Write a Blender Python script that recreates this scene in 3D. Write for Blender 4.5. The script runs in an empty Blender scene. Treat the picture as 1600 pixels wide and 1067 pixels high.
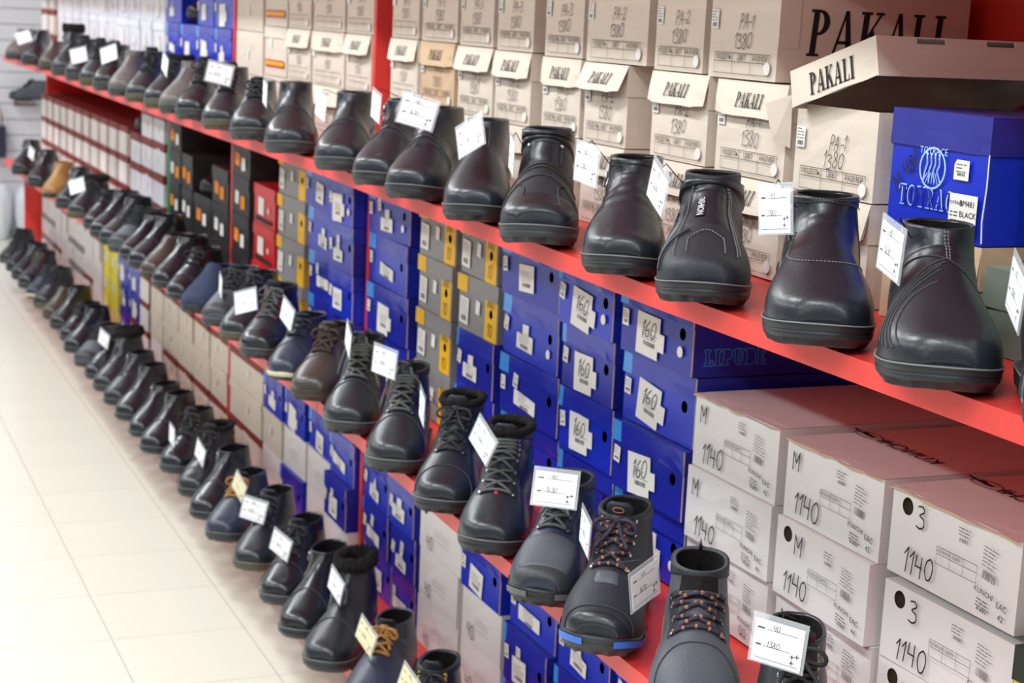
import bpy, math, random
import numpy as np
from mathutils import Matrix, Vector
random.seed(7)
scene = bpy.context.scene
COL = scene.collection
# ---------------------------------------------------------------- camera
CAM_H = 1.564225
YAW, PITCH, ROLL = 0.4027458, 0.1866682, 0.0472831
def cam_axes():
    cy, sy, cp, sp = math.cos(YAW), math.sin(YAW), math.cos(PITCH), math.sin(PITCH)
    fwd = Vector((sy*cp, cy*cp, -sp)); right = Vector((cy, -sy, 0)); up = right.cross(fwd)
    cr, sr = math.cos(ROLL), math.sin(ROLL)
    return cr*right+sr*up, -sr*right+cr*up, fwd
cd = bpy.data.cameras.new('camera'); cam = bpy.data.objects.new('camera', cd); COL.objects.link(cam)
r_, u_, f_ = cam_axes()
cam.matrix_world = Matrix(((r_.x, u_.x, -f_.x, 0), (r_.y, u_.y, -f_.y, 0), (r_.z, u_.z, -f_.z, CAM_H), (0, 0, 0, 1)))
cd.sensor_width = 22.3; cd.lens = 22.3*2689.663/1600; cd.clip_start = .05; cd.clip_end = 60
cd.dof.use_dof = True; cd.dof.focus_distance = 2.05; cd.dof.aperture_fstop = 6.0
scene.camera = cam
# ---------------------------------------------------------------- world, ceiling lights, exposure
w = bpy.data.worlds.new('world'); scene.world = w; w.use_nodes = True
w.node_tree.nodes['Background'].inputs[0].default_value = (1, 1, 1, 1)
w.node_tree.nodes['Background'].inputs[1].default_value = 0.0      # closed room: the ceiling tubes are the only light
ROOM = (-3.0, 1.72, -3.2, 11.6, 3.0)          # x0 x1 y0 y1 z
LAMPS = [(x, y) for x in (0.05, -1.9) for y in (-1.6, 0.6, 2.8, 5.0, 7.2, 9.4)]
for n_l, (x, y) in enumerate(LAMPS):      # one tube light under each ceiling fitting, all alike, above and left of the view
    nm = f"ceiling_tube_{'aisle' if x > -1 else 'far_side'}_{n_l % 6+1}_offscreen"
    ld = bpy.data.lights.new(nm, 'AREA'); ld.shape = 'RECTANGLE'; ld.size = .24; ld.size_y = 1.3
    ld.energy = 45; ld.color = (.92, .975, 1)
    lo = bpy.data.objects.new(nm, ld); lo.location = (x, y, 2.9); COL.objects.link(lo)
vs = scene.view_settings
vs.view_transform = 'Standard'; vs.look = 'None'; vs.exposure = -0.2; vs.gamma = 1; vs.use_curve_mapping = False
# ---------------------------------------------------------------- helpers
def lin(c):
    return tuple(((v/255)/12.92 if v/255 <= .04045 else ((v/255+.055)/1.055)**2.4) for v in c)
MATS = {}
def mat(name, rgb, rough=.6, spec=.4, var=.06, vscale=30, bump=0, bscale=200, coat=0, metal=0, alpha=1, stretch=None):
    if name in MATS: return MATS[name]
    m = bpy.data.materials.new(name); m.use_nodes = True; nt = m.node_tree; b = nt.nodes['Principled BSDF']
    c = lin(rgb); b.inputs['Roughness'].default_value = rough; b.inputs['Specular IOR Level'].default_value = spec
    b.inputs['Coat Weight'].default_value = coat; b.inputs['Coat Roughness'].default_value = .12
    b.inputs['Metallic'].default_value = metal; b.inputs['Alpha'].default_value = alpha
    b.inputs['Base Color'].default_value = (*c, 1)
    tc = None
    if var or bump:
        tc = nt.nodes.new('ShaderNodeTexCoord'); mp = nt.nodes.new('ShaderNodeMapping')
        nt.links.new(tc.outputs['Object'], mp.inputs[0])
        if stretch: mp.inputs['Scale'].default_value = stretch
    if var:
        n = nt.nodes.new('ShaderNodeTexNoise'); n.inputs['Scale'].default_value = vscale; n.inputs['Detail'].default_value = 4
        nt.links.new(mp.outputs[0], n.inputs['Vector'])
        mx = nt.nodes.new('ShaderNodeMix'); mx.data_type = 'RGBA'
        mx.inputs[6].default_value = (*[max(0, v*(1-var*2.2)) for v in c], 1); mx.inputs[7].default_value = (*[min(1, v*(1+var*2.2)) for v in c], 1)
        nt.links.new(n.outputs['Fac'], mx.inputs[0]); nt.links.new(mx.outputs[2], b.inputs['Base Color'])
    if bump:
        n2 = nt.nodes.new('ShaderNodeTexNoise'); n2.inputs['Scale'].default_value = bscale; n2.inputs['Detail'].default_value = 3
        nt.links.new(mp.outputs[0], n2.inputs['Vector'])
        bp = nt.nodes.new('ShaderNodeBump'); bp.inputs['Strength'].default_value = bump; bp.inputs['Distance'].default_value = .002
        nt.links.new(n2.outputs['Fac'], bp.inputs['Height']); nt.links.new(bp.outputs[0], b.inputs['Normal'])
    MATS[name] = m; return m
def gradmat(name, stops, axis=0, lo=-.1, hi=.1, rough=.3, spec=.5):
    """printed colour bands along one axis of the object (a print on the cardboard)"""
    if name in MATS: return MATS[name]
    m = bpy.data.materials.new(name); m.use_nodes = True; nt = m.node_tree; b = nt.nodes['Principled BSDF']
    tc = nt.nodes.new('ShaderNodeTexCoord'); sp = nt.nodes.new('ShaderNodeSeparateXYZ'); nt.links.new(tc.outputs['Object'], sp.inputs[0])
    mr = nt.nodes.new('ShaderNodeMapRange'); mr.inputs[1].default_value = lo; mr.inputs[2].default_value = hi
    nt.links.new(sp.outputs[axis], mr.inputs[0])
    cr = nt.nodes.new('ShaderNodeValToRGB'); el = cr.color_ramp.elements
    while len(el) < len(stops): el.new(.5)
    for e, (p, c) in zip(el, stops): e.position = p; e.color = (*lin(c), 1)
    nt.links.new(mr.outputs[0], cr.inputs[0]); nt.links.new(cr.outputs[0], b.inputs['Base Color'])
    b.inputs['Roughness'].default_value = rough; b.inputs['Specular IOR Level'].default_value = spec
    MATS[name] = m; return m
def mesh(name, verts, faces, m=None, smooth=False, mats=None, fm=None):
    me = bpy.data.meshes.new(name); me.from_pydata([tuple(map(float, v)) for v in verts], [], [tuple(map(int, f)) for f in faces])
    if mats:
        for k in mats: me.materials.append(k)
        if fm is not None: me.polygons.foreach_set('material_index', fm)
    elif m: me.materials.append(m)
    if smooth: me.polygons.foreach_set('use_smooth', [True]*len(me.polygons))
    me.update(); return me
def ob(name, me, parent=None, loc=None, rot=None):
    o = bpy.data.objects.new(name, me); COL.objects.link(o); o.parent = parent
    if loc is not None: o.location = loc
    if rot is not None: o.rotation_euler = rot
    return o
def tag(o, label, cat=None, group=None, kind=None):
    o['label'] = label
    if cat: o['category'] = cat
    if group: o['group'] = group
    if kind: o['kind'] = kind
    return o
def struct(o): o['kind'] = 'structure'; return o
def empty(name, loc=(0, 0, 0), rot=(0, 0, 0)):
    o = bpy.data.objects.new(name, None); o.empty_display_size = .05; COL.objects.link(o); o.location = loc; o.rotation_euler = rot; return o
def copy_tree(o, parent=None):
    c = o.copy(); COL.objects.link(c); c.parent = parent
    for ch in [k for k in o.children]: copy_tree(ch, c)
    return c
class MB:
    def __init__(s): s.v = []; s.f = []; s.m = []
    def add(s, verts, faces, mi=0):
        n = len(s.v); s.v += [tuple(v) for v in verts]; s.f += [tuple(i+n for i in f) for f in faces]; s.m += [mi]*len(faces)
    def box(s, x0, x1, y0, y1, z0, z1, mi=0):
        v = [(x, y, z) for x in (x0, x1) for y in (y0, y1) for z in (z0, z1)]
        s.add(v, [(0, 1, 3, 2), (4, 6, 7, 5), (0, 4, 5, 1), (2, 3, 7, 6), (0, 2, 6, 4), (1, 5, 7, 3)], mi)
    def tube(s, pts, r, n=6, mi=0, closed=False, caps=True):
        P = np.asarray(pts, float); k = len(P)
        if k < 2: return
        T = np.gradient(P, axis=0) if not closed else np.roll(P, -1, 0)-np.roll(P, 1, 0)
        T /= np.linalg.norm(T, axis=1)[:, None]+1e-12
        up = np.array([0, 0, 1.]) if abs(T[0][2]) < .9 else np.array([1., 0, 0])
        rr = r if np.ndim(r) else np.full(k, r); vs = []
        for i in range(k):
            a = np.cross(T[i], up); na = np.linalg.norm(a)
            if na < 1e-6: a = np.array([1., 0, 0]); na = 1
            a /= na; b = np.cross(a, T[i]); up = b
            for j in range(n):
                q = 2*math.pi*j/n; vs.append(P[i]+rr[i]*(math.cos(q)*a+math.sin(q)*b))
        fs = []
        for i in range(k if closed else k-1):
            i2 = (i+1) % k
            for j in range(n): fs.append((i*n+j, i*n+(j+1) % n, i2*n+(j+1) % n, i2*n+j))
        if caps and not closed: fs += [tuple(range(n))[::-1], tuple((k-1)*n+j for j in range(n))]
        s.add(vs, fs, mi)
    def mesh(s, name, mats, smooth=False):
        ms = mats if isinstance(mats, (list, tuple)) else [mats]
        return mesh(name, s.v, s.f, None, smooth, ms, s.m)
# ---------------------------------------------------------------- materials
BLACK = mat('black leather', (31, 36, 43), .31, .5, .10, 18, .12, 260)
BLACKG = mat('glossy black leather', (26, 30, 36), .24, .5, .06, 14, .06, 300)
BLACKM = mat('matt black nubuck', (35, 40, 47), .5, .35, .12, 40, .3, 420)
BROWN = mat('dark brown leather', (62, 54, 50), .32, .5, .14, 16, .2, 260)
TAUPE = mat('taupe leather', (92, 87, 85), .45, .45, .1, 16, .2, 260)
TAN = mat('tan leather', (150, 112, 58), .42, .45, .14, 16, .2, 260)
NAVY = mat('navy leather', (42, 50, 68), .34, .45, .1, 18, .2, 260)
NAVYS = mat('navy suede', (52, 60, 84), .85, .2, .14, 60, .5, 500)
GREYL = mat('slate grey leather', (76, 80, 88), .5, .4, .1, 20, .25, 300)
GREYP = mat('grey rubber panel', (92, 94, 98), .5, .4, .05)
SOLE = mat('black rubber', (32, 35, 40), .42, .4, .08, 60, .1, 300)
SOLEG = mat('dark grey rubber', (52, 55, 58), .45, .35, .08, 60)
SOLEO = mat('olive rubber', (84, 80, 62), .6, .35, .08, 60)
SOLEC = mat('cream rubber', (198, 192, 160), .55, .35, .05)
SOLEBR = mat('brown rubber', (62, 54, 48), .6, .35, .08, 60)
WELT = mat('grey welt stitch', (120, 122, 124), .6, .3, 0)
STITCH = mat('grey thread', (118, 118, 120), .8, .2, 0)
STITCHD = mat('dark thread', (70, 70, 72), .8, .2, 0)
LINING = mat('dark fleece lining', (36, 34, 34), .95, .1, .25, 120, .6, 500)
FUR = mat('black fur', (34, 32, 32), .9, .2, .35, 200, .8, 700)
LACE = mat('black lace', (50, 50, 52), .75, .25, .12, 300)
LACEG = mat('grey waxed lace', (88, 90, 88), .6, .3, .1, 300)
LACEB = mat('brown lace', (62, 50, 44), .75, .25, .12, 300)
LACET = mat('tan lace', (156, 112, 60), .75, .25, .12, 300)
LACEO = mat('navy orange flecked lace', (58, 54, 66), .75, .25, .3, 200)
FLECK = mat('orange fleck', (176, 118, 92), .8, .2, 0)
METAL = mat('dark eyelet metal', (150, 150, 155), .25, .5, 0, metal=1)
CHROME = mat('bright rivet metal', (215, 215, 220), .2, .5, 0, metal=1)
ZIP = mat('zipper tape', (40, 40, 43), .7, .3, .1, 300)
BLUETRIM = mat('blue midsole trim', (60, 110, 205), .5, .4, 0)
REDT = mat('red tab', (190, 45, 45), .7, .3, 0)
YELT = mat('yellow eyelet', (215, 185, 40), .6, .3, 0)
RED = mat('red painted steel', (222, 62, 56), .38, .5, .03, 3)
KRAFT = mat('kraft cardboard', (219, 206, 191), .85, .25, .05, 6, .12, 60, stretch=(1, 1, 14))
KRAFTO = mat('orange kraft cardboard', (203, 174, 143), .85, .25, .05, 6, .12, 60, stretch=(1, 1, 14))
KRAFTIN = mat('kraft interior', (196, 172, 142), .9, .2, .06)
BLUE = mat('royal blue printed board', (30, 40, 160), .34, .5, .06, 7, .05, 20)
BLUED = mat('indigo printed board', (40, 42, 138), .36, .5, .08, 7, .05, 20)
BLUET = mat('bright blue printed board', (28, 50, 190), .3, .5, .05, 6, .05, 20)
GREY = mat('grey printed board', (138, 136, 136), .5, .4, .05, 8)
YELLOW = mat('yellow printed board', (234, 180, 24), .5, .4, .05, 8)
OCHRE = mat('ochre board', (200, 146, 30), .6, .4, .05, 8)
REDB = mat('red printed board', (205, 36, 40), .4, .45, .04, 8)
BLACKB = mat('black printed board', (40, 39, 42), .5, .4, .08, 8)
ORANGE = mat('orange label', (232, 140, 40), .6, .3, .05)
WHITEB = mat('white cardboard', (226, 223, 221), .6, .35, .03, 6)
WHITEF = mat('white shoe carton', (220, 222, 230), .5, .35, .03, 6)
MAROON = mat('maroon board', (128, 52, 52), .6, .35, .08, 8)
CREAMB = mat('cream cardboard', (216, 206, 190), .7, .3, .04, 6)
GREENB = mat('green board', (44, 120, 70), .5, .4, .06, 8)
DGREEN = mat('dark green board', (48, 58, 50), .6, .35, .08, 8)
GGREEN = mat('grey green board', (118, 130, 116), .6, .35, .06, 8)
LEMON = mat('lemon board', (228, 216, 70), .6, .35, .05, 8)
PAPER = mat('white paper label', (232, 230, 224), .6, .3, .02, 30)
CARD = mat('white price card', (240, 241, 244), .55, .3, 0)
CARDY = mat('yellowed price card', (232, 224, 186), .55, .3, 0)
INK = mat('black print', (34, 32, 34), .6, .3, 0)
MARK = mat('black marker', (40, 40, 46), .5, .3, 0)
PEN = mat('pen ink', (84, 78, 82), .6, .3, 0)
PRINT = mat('grey fine print', (120, 118, 120), .6, .3, 0)
PALEBL = mat('pale blue print', (170, 205, 250), .5, .3, 0)
LBLUE = mat('light blue print', (80, 150, 230), .35, .5, 0)
SLEEVE = bpy.data.materials.new('clear plastic sleeve'); SLEEVE.use_nodes = True
_b = SLEEVE.node_tree.nodes['Principled BSDF']; _b.inputs['Base Color'].default_value = (.85, .9, .95, 1); _b.inputs['Roughness'].default_value = .12; _b.inputs['Alpha'].default_value = .28
LIDBLUE = gradmat('blue lid print', [(0, (70, 150, 232)), (.118, (70, 150, 232)), (.122, (34, 46, 172)), (1, (34, 46, 172))], 0, -.125, .125, .26)      # pale blue printed end, plain blue beyond
TILE = mat('cream floor tile', (222, 221, 208), .22, .5, .02, 3)
GROUT = mat('grey grout', (168, 164, 160), .8, .3, .05)
WALL = mat('white wall paint', (226, 226, 228), .7, .3, .02, 2)
WALLD = mat('grey wall paint', (138, 136, 136), .7, .3, .02, 2)
SLAT = mat('pale grey slatwall board', (216, 216, 222), .45, .4, .02, 2)
DARK = SLAT
CEIL = mat('ceiling paint', (235, 235, 235), .8, .2, 0)
LAMPW = mat('lamp housing', (235, 235, 235), .5, .4, 0)
# ---------------------------------------------------------------- room
x0, x1, y0, y1, zc = ROOM
def wallbox(name, a, m):
    b = MB(); b.box(*a); return struct(ob(name, b.mesh(name, m)))
floor = wallbox('floor', (x0, x1, y0, y1, -.10, -.004), GROUT); tag(floor, 'cream tiled shop floor with thin grey joints')
ceil = wallbox('ceiling', (x0, x1, y0, y1, zc, zc+.1), CEIL); tag(ceil, 'white shop ceiling')
for n, a in (('wall_left', (x0-.1, x0, y0, y1, -.1, zc)), ('wall_right', (x1, x1+.1, y0, y1, -.1, zc)), ('wall_back', (x0, x1, y0-.1, y0, -.1, zc))):
    tag(wallbox(n, a, WALL if n == 'wall_right' else WALLD), 'plain white shop wall' if n == 'wall_right' else 'plain grey shop wall')
wf = wallbox('wall_far', (x0, x1, y1, y1+.1, -.1, zc), DARK); tag(wf, 'pale slatted display wall at the end of the aisle')
b = MB(); b.box(x0+.002, x1-.002, -.018, 0, .004, .099); slm = b.mesh('slat', SLAT)
for k in range(29): ob('slat', slm, wf, (0, y1, .05+k*.101))
# floor tiles: 1/3 m squares, joints found along the aisle
TX, TY, TXO, TYO = 1/3., .3357, .7076, 5.7805
g = .0022
b = MB(); b.box(g/2, TX-g/2, g/2, TY-g/2, -.008, 0); tilem = b.mesh('tile', TILE)
cells = []
for i in range(-12, 4):
    for j in range(-27, 18):
        xa, ya = TXO+i*TX, TYO+j*TY
        if xa < x0-.01 or xa+TX > x1+.32 or ya < y0 or ya+TY > y1+.3: continue
        cells.append((xa, ya))
def inview(c):
    P = Vector((c[0]+TX/2, c[1]+TY/2, -CAM_H)); d = P.dot(f_)
    if d < .3: return 1e6
    u = 800+2689.7*P.dot(r_)/d; v = 533-2689.7*P.dot(u_)/d
    return P.length if (-250 < u < 1750 and -250 < v < 1350) else 1e5+P.length
cells.sort(key=inview); rest = MB()
for k, c in enumerate(cells):
    if k < 290 and inview(c) < 1e5 : ob('tile', tilem, floor, (c[0], c[1], 0))
    else: rest.box(c[0]+g/2, min(c[0]+TX-g/2, x1), c[1]+g/2, min(c[1]+TY-g/2, y1), -.008, 0)
o = ob('tile_field', rest.mesh('tile_field', TILE), floor); o['kind'] = 'stuff'
for x, y in LAMPS:
    o = empty('ceiling_light', (x, y, 2.92)); tag(o, 'long white fluorescent ceiling light fitting', 'light', 'ceiling lights over the aisle')
    b = MB(); b.box(-.27, .27, -.67, .67, .03, .08); ob('housing', b.mesh('housing', LAMPW), o)
    b = MB(); b.box(-.27, -.255, -.67, .67, .0, .03); b.box(.255, .27, -.67, .67, .0, .03); ob('rim', b.mesh('rim', LAMPW), o)
# ---------------------------------------------------------------- shelving unit
XF, XBOX, XB = 1.10, 1.30, 1.66
ZA, ZB, ZC = 1.205, .655, .15
YS = [.75, 3.70, 5.32, 6.70, 8.08, 9.85]
YU = [(.75, 1.29), (3.967, 1.298), (5.375, 1.298), (6.70, 1.636), (8.08, 1.636), (9.85, 1.33)]      # uprights: place, front edge
unit = empty('shelving_unit', (1.38, 5, 0)); tag(unit, 'long red metal shelving unit with three display shelves along the aisle', 'shelving')
def upart(name, a, m=RED):
    b = MB(); b.box(a[0]-1.38, a[1]-1.38, a[2]-5, a[3]-5, a[4], a[5]); return ob(name, b.mesh(name, m), unit)
ZD = 1.757
DA = ([.75, 2.1, 3.70, 5.32, 6.70, 8.08, 9.85], [0, 0, .018, .018, .020, .024, .020])        # the loaded boards sag a little towards the near end
DB = ([.75, 2.1, 3.70, 5.32, 6.70, 8.08, 9.85], [-.002, -.002, .028, .026, .021, .015, .006])
def dzA(y): return float(np.interp(y, *DA))
def dzB(y): return float(np.interp(y, *DB))
def sag(z): return dzA if z == ZA else dzB if z == ZB else (lambda y: 0.)
def uslab(name, xa, xb, ya, yb, f, za, zb):
    b = MB(); b.add([(x-1.38, y-5, f(y)+z) for x in (xa, xb) for y in (ya, yb) for z in (za, zb)], [(0, 1, 3, 2), (4, 6, 7, 5), (0, 4, 5, 1), (2, 3, 7, 6), (0, 2, 6, 4), (1, 5, 7, 3)]); return ob(name, b.mesh(name, RED), unit)
for z in (ZA, ZB, ZC, ZD):
    f = sag(z)
    for k in range(len(YS)-1):
        if z in (ZA, ZB) and k == 0: cuts = [YS[0], 2.1, YS[1]]
        else: cuts = [YS[k], YS[k+1]]
        for q in range(len(cuts)-1):
            ga, gb = (.002 if q == 0 else 0), (.002 if q == len(cuts)-2 else 0)
            uslab('shelf_board', XF, XB, cuts[q]+ga, cuts[q+1]-gb, f, z-.006, z); uslab('shelf_lip', XF, XF+.004, cuts[q]+ga, cuts[q+1]-gb, f, z-.028, z-.006)
for y, xu in YU: upart('upright', (xu, XB, y-.010, y+.010, 0, 2.15))
upart('end_panel', (1.21, 1.32, 9.84, 9.86, 0, ZB-.03))
upart('back_panel', (XB, XB+.012, YS[0]-.014, YS[-1]+.014, .0, 2.15))
# ================================================================ boots
def smooth_interp(xs, ys, x):
    """Catmull-Rom style cubic through (xs,ys), vectorised; ys may be (n,k)"""
    xs = np.asarray(xs, float); ys = np.asarray(ys, float); x = np.clip(np.asarray(x, float), xs[0], xs[-1])
    m = np.gradient(ys, xs, axis=0)
    i = np.clip(np.searchsorted(xs, x, 'right')-1, 0, len(xs)-2)
    h = xs[i+1]-xs[i]; s = (x-xs[i])/h
    if ys.ndim > 1: s = s[..., None]; h = h[..., None]
    return (2*s**3-3*s**2+1)*ys[i]+(s**3-2*s**2+s)*h*m[i]+(-2*s**3+3*s**2)*ys[i+1]+(s**3-s**2)*h*m[i+1]
TOES = {'round': (1., 2.35, 2.2, .215), 'square': (1., 3.2, 2.4, .215), 'slim': (.91, 2.2, 2.0, .21)}
def outline(toe, x):
    """half width of the sole at x (0 heel .. .3 toe tip)"""
    k, p, q, xs = TOES[toe]; x = np.clip(np.asarray(x, float), 0, .3)
    m = smooth_interp([.04, .075, .115, .155, .19, xs, .25], [.0362, .0372, .0372, .0425, .0490, .0518, .0518], np.clip(x, .04, xs))
    h = .0362*np.clip(1-np.clip((.04-x)/.04, 0, 1)**2.2, 0, 1)**(1/2.2)
    t = .0518*np.clip(1-np.clip((x-xs)/(.3-xs), 0, 1)**p, 0, 1)**(1/q)
    return k*np.where(x < .04, h, np.where(x > xs, t, m))
class Last:
    def __init__(s, toe='round', hs=.03, Hc=.165, wid=1., bulk=0., lean=0., shaft=1., spring=.012, toeh=0., cut=0.):
        hs *= .78; Hc -= .010; wid *= 1.09; spring *= .85; s.hs, s.Hc, s.wid, s.spring = hs, Hc, wid, spring
        s.toe = toe
        z = hs; H = Hc-hs; b = bulk; q = toeh
        # Tx Tz Bx Bz W(None -> from the sole outline) u0 nl nu
        K = [(.2945, z+.010+spring*.95, .2945, z-.002+spring*.95, None, .4, 3, 2.3),
             (.2920, z+.0215+q*.4+spring*.75, .288, z-.010+spring*.85, None, .34, 3.6, 2.4),
             (.284, z+.0305+q*.6+spring*.5, .277, z-.011+spring*.65, None, .30, 4, 2.4),
             (.266, z+.0395+q*.6+b*.5, .259, z-.011+spring*.38, None, .28, 4, 2.3),
             (.243, z+.0485+q*.5+b, .233, z-.011+spring*.12, None, .27, 4, 2.15),
             (.217, z+.062+q*.5+b, .203, z-.011, None, .27, 4, 2.0),
             (.196, z+.075+b, .169, z-.011, None, .29, 3.8, 1.95),
             (.1785, z+.089+b*.5, .129, z-.011, None, .32, 3.4, 1.95),
             (.167, z+max(.098, H*.77), .085, z-.010, .0395*wid, .38, 3.0, 2.0),
             (.160, z+max(.104, H*.825), .045, z-.006, .0385*wid, .42, 2.7, 2.1),
             (.1555, z+H*.87, .017, z+.009, .0375*wid, .45, 2.5, 2.15),
             (.1525, z+H*.905, .0085, z+.033, .0352*wid, .47, 2.4, 2.2),
             (.150+lean*.4, z+H*.94-cut*.3, .0145+lean*.3, z+H*.50, .0335*wid*shaft, .49, 2.4, 2.3),
             (.148+lean*.7, z+H*.97-cut*.6, .026+lean*.6, z+H*.77, .0322*wid*shaft, .5, 2.4, 2.4),
             (.1465+lean, z+H*1.0-cut, .034+lean, z+H*.985, .0318*wid*shaft, .5, 2.4, 2.4)]
        n = len(K); s.tk = np.linspace(0, 1, n); A = []
        for k in K:
            W = k[4]
            if W is None:
                x = min(.2985, k[2]+(k[0]-k[2])*k[5]); W = max(.006, float(s.hw(x))-.0006)
            A.append([k[0], k[1], k[2], k[3], W, k[5], k[6], k[7]])
        s.A = np.array(A)
    def hw(s, x): return s.wid*outline(s.toe, x)
    def cy(s, x): return .007*np.clip((np.asarray(x)-.14)/.16, 0, 1)**2
    def S(s, t, th, off=0.):
        t, th = np.broadcast_arrays(np.asarray(t, float), np.asarray(th, float))
        P = s._S(t, th)
        if np.any(off):
            e = 1e-3
            du = s._S(np.clip(t+e, 0, 1), th)-s._S(np.clip(t-e, 0, 1), th); dv = s._S(t, th+e)-s._S(t, th-e)
            N = np.cross(du, dv); N /= np.linalg.norm(N, axis=-1)[..., None]+1e-12
            c = smooth_interp(s.tk, s.A, t); ctr = np.stack([(c[..., 0]+c[..., 2])/2, np.zeros_like(t), (c[..., 1]+c[..., 3])/2], -1)
            sg = np.sign(np.sum(N*(P-ctr), -1)); sg[sg == 0] = 1
            P = P+N*(sg*off)[..., None]
        return P
    def _S(s, t, th):
        c = smooth_interp(s.tk, s.A, t); co, si = np.cos(th), np.sin(th)
        n = np.where(si > 0, c[..., 7], c[..., 6])
        y = c[..., 4]*np.sign(co)*np.abs(co)**(2/n); a = np.abs(si)**(2/n)
        u = np.where(si > 0, c[..., 5]+(1-c[..., 5])*a, c[..., 5]*(1-a))
        x = c[..., 2]+(c[..., 0]-c[..., 2])*u; z = c[..., 3]+(c[..., 1]-c[..., 3])*u
        return np.stack([x, y+s.cy(x), z], -1)
def rad(d): return np.radians(d)
def grid(nu, nv, P, closed=False):
    f = []
    for i in range(nu-1):
        for j in range(nv if closed else nv-1): f.append((i*nv+j, i*nv+(j+1) % nv, (i+1)*nv+(j+1) % nv, (i+1)*nv+j))
    return P.reshape(-1, 3), f
class Boot:
    """collects the parts of one boot (toe towards +x, base at z = 0)"""
    def __init__(s, last): s.l = last; s.parts = []
    def put(s, name, me, under=None, label=None): s.parts.append((name, me, under, label)); return s
    def upper(s, m, lining=LINING, crease=.0, rim=True, inner=True, dip=.74):
        l = s.l; nt, nv = 56, 44
        t = np.linspace(0, 1, nt)**.9; th = np.linspace(-math.pi/2, 1.5*math.pi, nv, endpoint=False)
        off = np.zeros((nt, nv))
        if crease:
            off = crease*np.sin((t[:, None]-.3)*95+1.3*np.sin(th)[None, :]*2)*np.exp(-((t[:, None]-.44)/.09)**2)*np.clip(np.sin(th), 0, 1)[None, :]
        P = l.S(t[:, None]+0*th[None, :], th[None, :]+0*t[:, None], off) if crease else l.S(t[:, None], th[None, :])
        v, f = grid(nt, nv, P, True); v = list(v); f = list(f); f.append(tuple(range(nv))[::-1])
        if rim:      # rolled edge that turns inwards
            n0 = len(v)-nv
            for k, (o, dz) in enumerate(((-.0008, .002), (-.0028, .0026), (-.0045, .0005))):
                R = l.S(np.full(nv, 1.), th, o); R[:, 2] += dz; a = len(v); v += list(R)
                f += [(n0+j, n0+(j+1) % nv, a+(j+1) % nv, a+j) for j in range(nv)]; n0 = a
        s.put('upper', mesh('upper', v, f, m, True))
        if inner:
            t2 = np.linspace(1, dip, 8); Q = l.S(t2[:, None], th[None, :], np.full((8, nv), -.0045)); Q[0, :, 2] += .0005
            v, f = grid(8, nv, Q, True); f = list(f); f.append(tuple(7*nv+j for j in range(nv)))
            s.put('lining', mesh('lining', v, f, lining, True))
        return s
    def sole(s, m=SOLE, lug=14, lugd=.0028, welt=True, weltm=WELT, trim=None, wave=0., ledge=.0018, heel=.012, mid=None):
        l = s.l; hs = l.hs; n = 96
        a = np.linspace(0, 2*math.pi, n, endpoint=False); xc = .15-.15*np.cos(a); hw = l.hw(np.clip(xc, 0, .3)); sg = np.where(np.sin(a) >= 0, 1, -1)
        hw = np.where((xc < 1e-4) | (xc > .2999), 0, hw)
        base = np.stack([xc, sg*hw+l.cy(xc)], -1); ctr = np.array([.15, 0])
        d = base-np.stack([np.clip(xc, .05, .24), l.cy(np.clip(xc, .05, .24))], -1); d /= np.linalg.norm(d, axis=1)[:, None]+1e-9
        def loop(z, o, lugs=0., lower=False):
            out = []
            for i in range(n):
                x = xc[i]; sp = l.spring*max(0, (x-.2)/.1)**2
                oo = o-(lugd*lugs if int(i*lug*2/n) % 2 else 0)
                zz = z+sp
                if lower: zz += heel*math.exp(-((x-.125)/.03)**4)*(1-z/hs)
                elif wave and z > hs*.5: zz += wave*math.sin(x*70)*(.5+.5*math.cos(x*30))
                p = base[i]+d[i]*oo; out.append((p[0], p[1], zz))
            return out
        if mid: zs = [(0, -.011, .5, 1), (.0015, -.0062, 1, 1), (.0085, -.0022, 1, 1), (.009, -.0012, 0, 1), (hs*.55, .0006, 0, 0)]
        else: zs = [(0, -.011, .5, 1), (.0015, -.0062, 1, 1), (.0085, -.0022, 1, 1), (.009, -.0012, 0, 1), (hs*.62, .0004, 0, 0), (hs*.66, -.0012, 0, 0), (hs*.72, .0004, 0, 0)]
        zs += [(hs*.9, ledge*.5, 0, 0), (hs, ledge*.5-.0006, 0, 0), (hs+.0005, -.006, 0, 0)]
        v, f, fm = [], [], []
        for z, o, lg, lo in zs: v += loop(z, o, lg, lo)
        for k in range(len(zs)-1):
            f += [(k*n+j, k*n+(j+1) % n, (k+1)*n+(j+1) % n, (k+1)*n+j) for j in range(n)]
            fm += [1 if (mid and zs[k][0] >= hs*.5) else 0]*n
        f.append(tuple(range(n))[::-1]); fm.append(0); f.append(tuple((len(zs)-1)*n+j for j in range(n))); fm.append(0)
        s.put('sole', mesh('sole', v, f, None, True, [m, mid or m], fm))
        if welt:
            b = MB(); b.tube(loop(hs*.97, ledge*.5), .0009, 5, closed=True); s.put('welt', b.mesh('welt', weltm, True), 'sole')
        if trim:
            L1, L2 = loop(hs*.55, .0022), loop(hs*.9, .003)
            for (i0, i1) in ((int(n*.30), int(n*.46)), (int(n*.54), int(n*.70))):
                b = MB()
                for i in range(i0, i1): b.add([L1[i], L1[i+1], L2[i+1], L2[i]], [(0, 1, 2, 3)])
                s.put('trim', b.mesh('trim', trim), 'sole')
        return s
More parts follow.
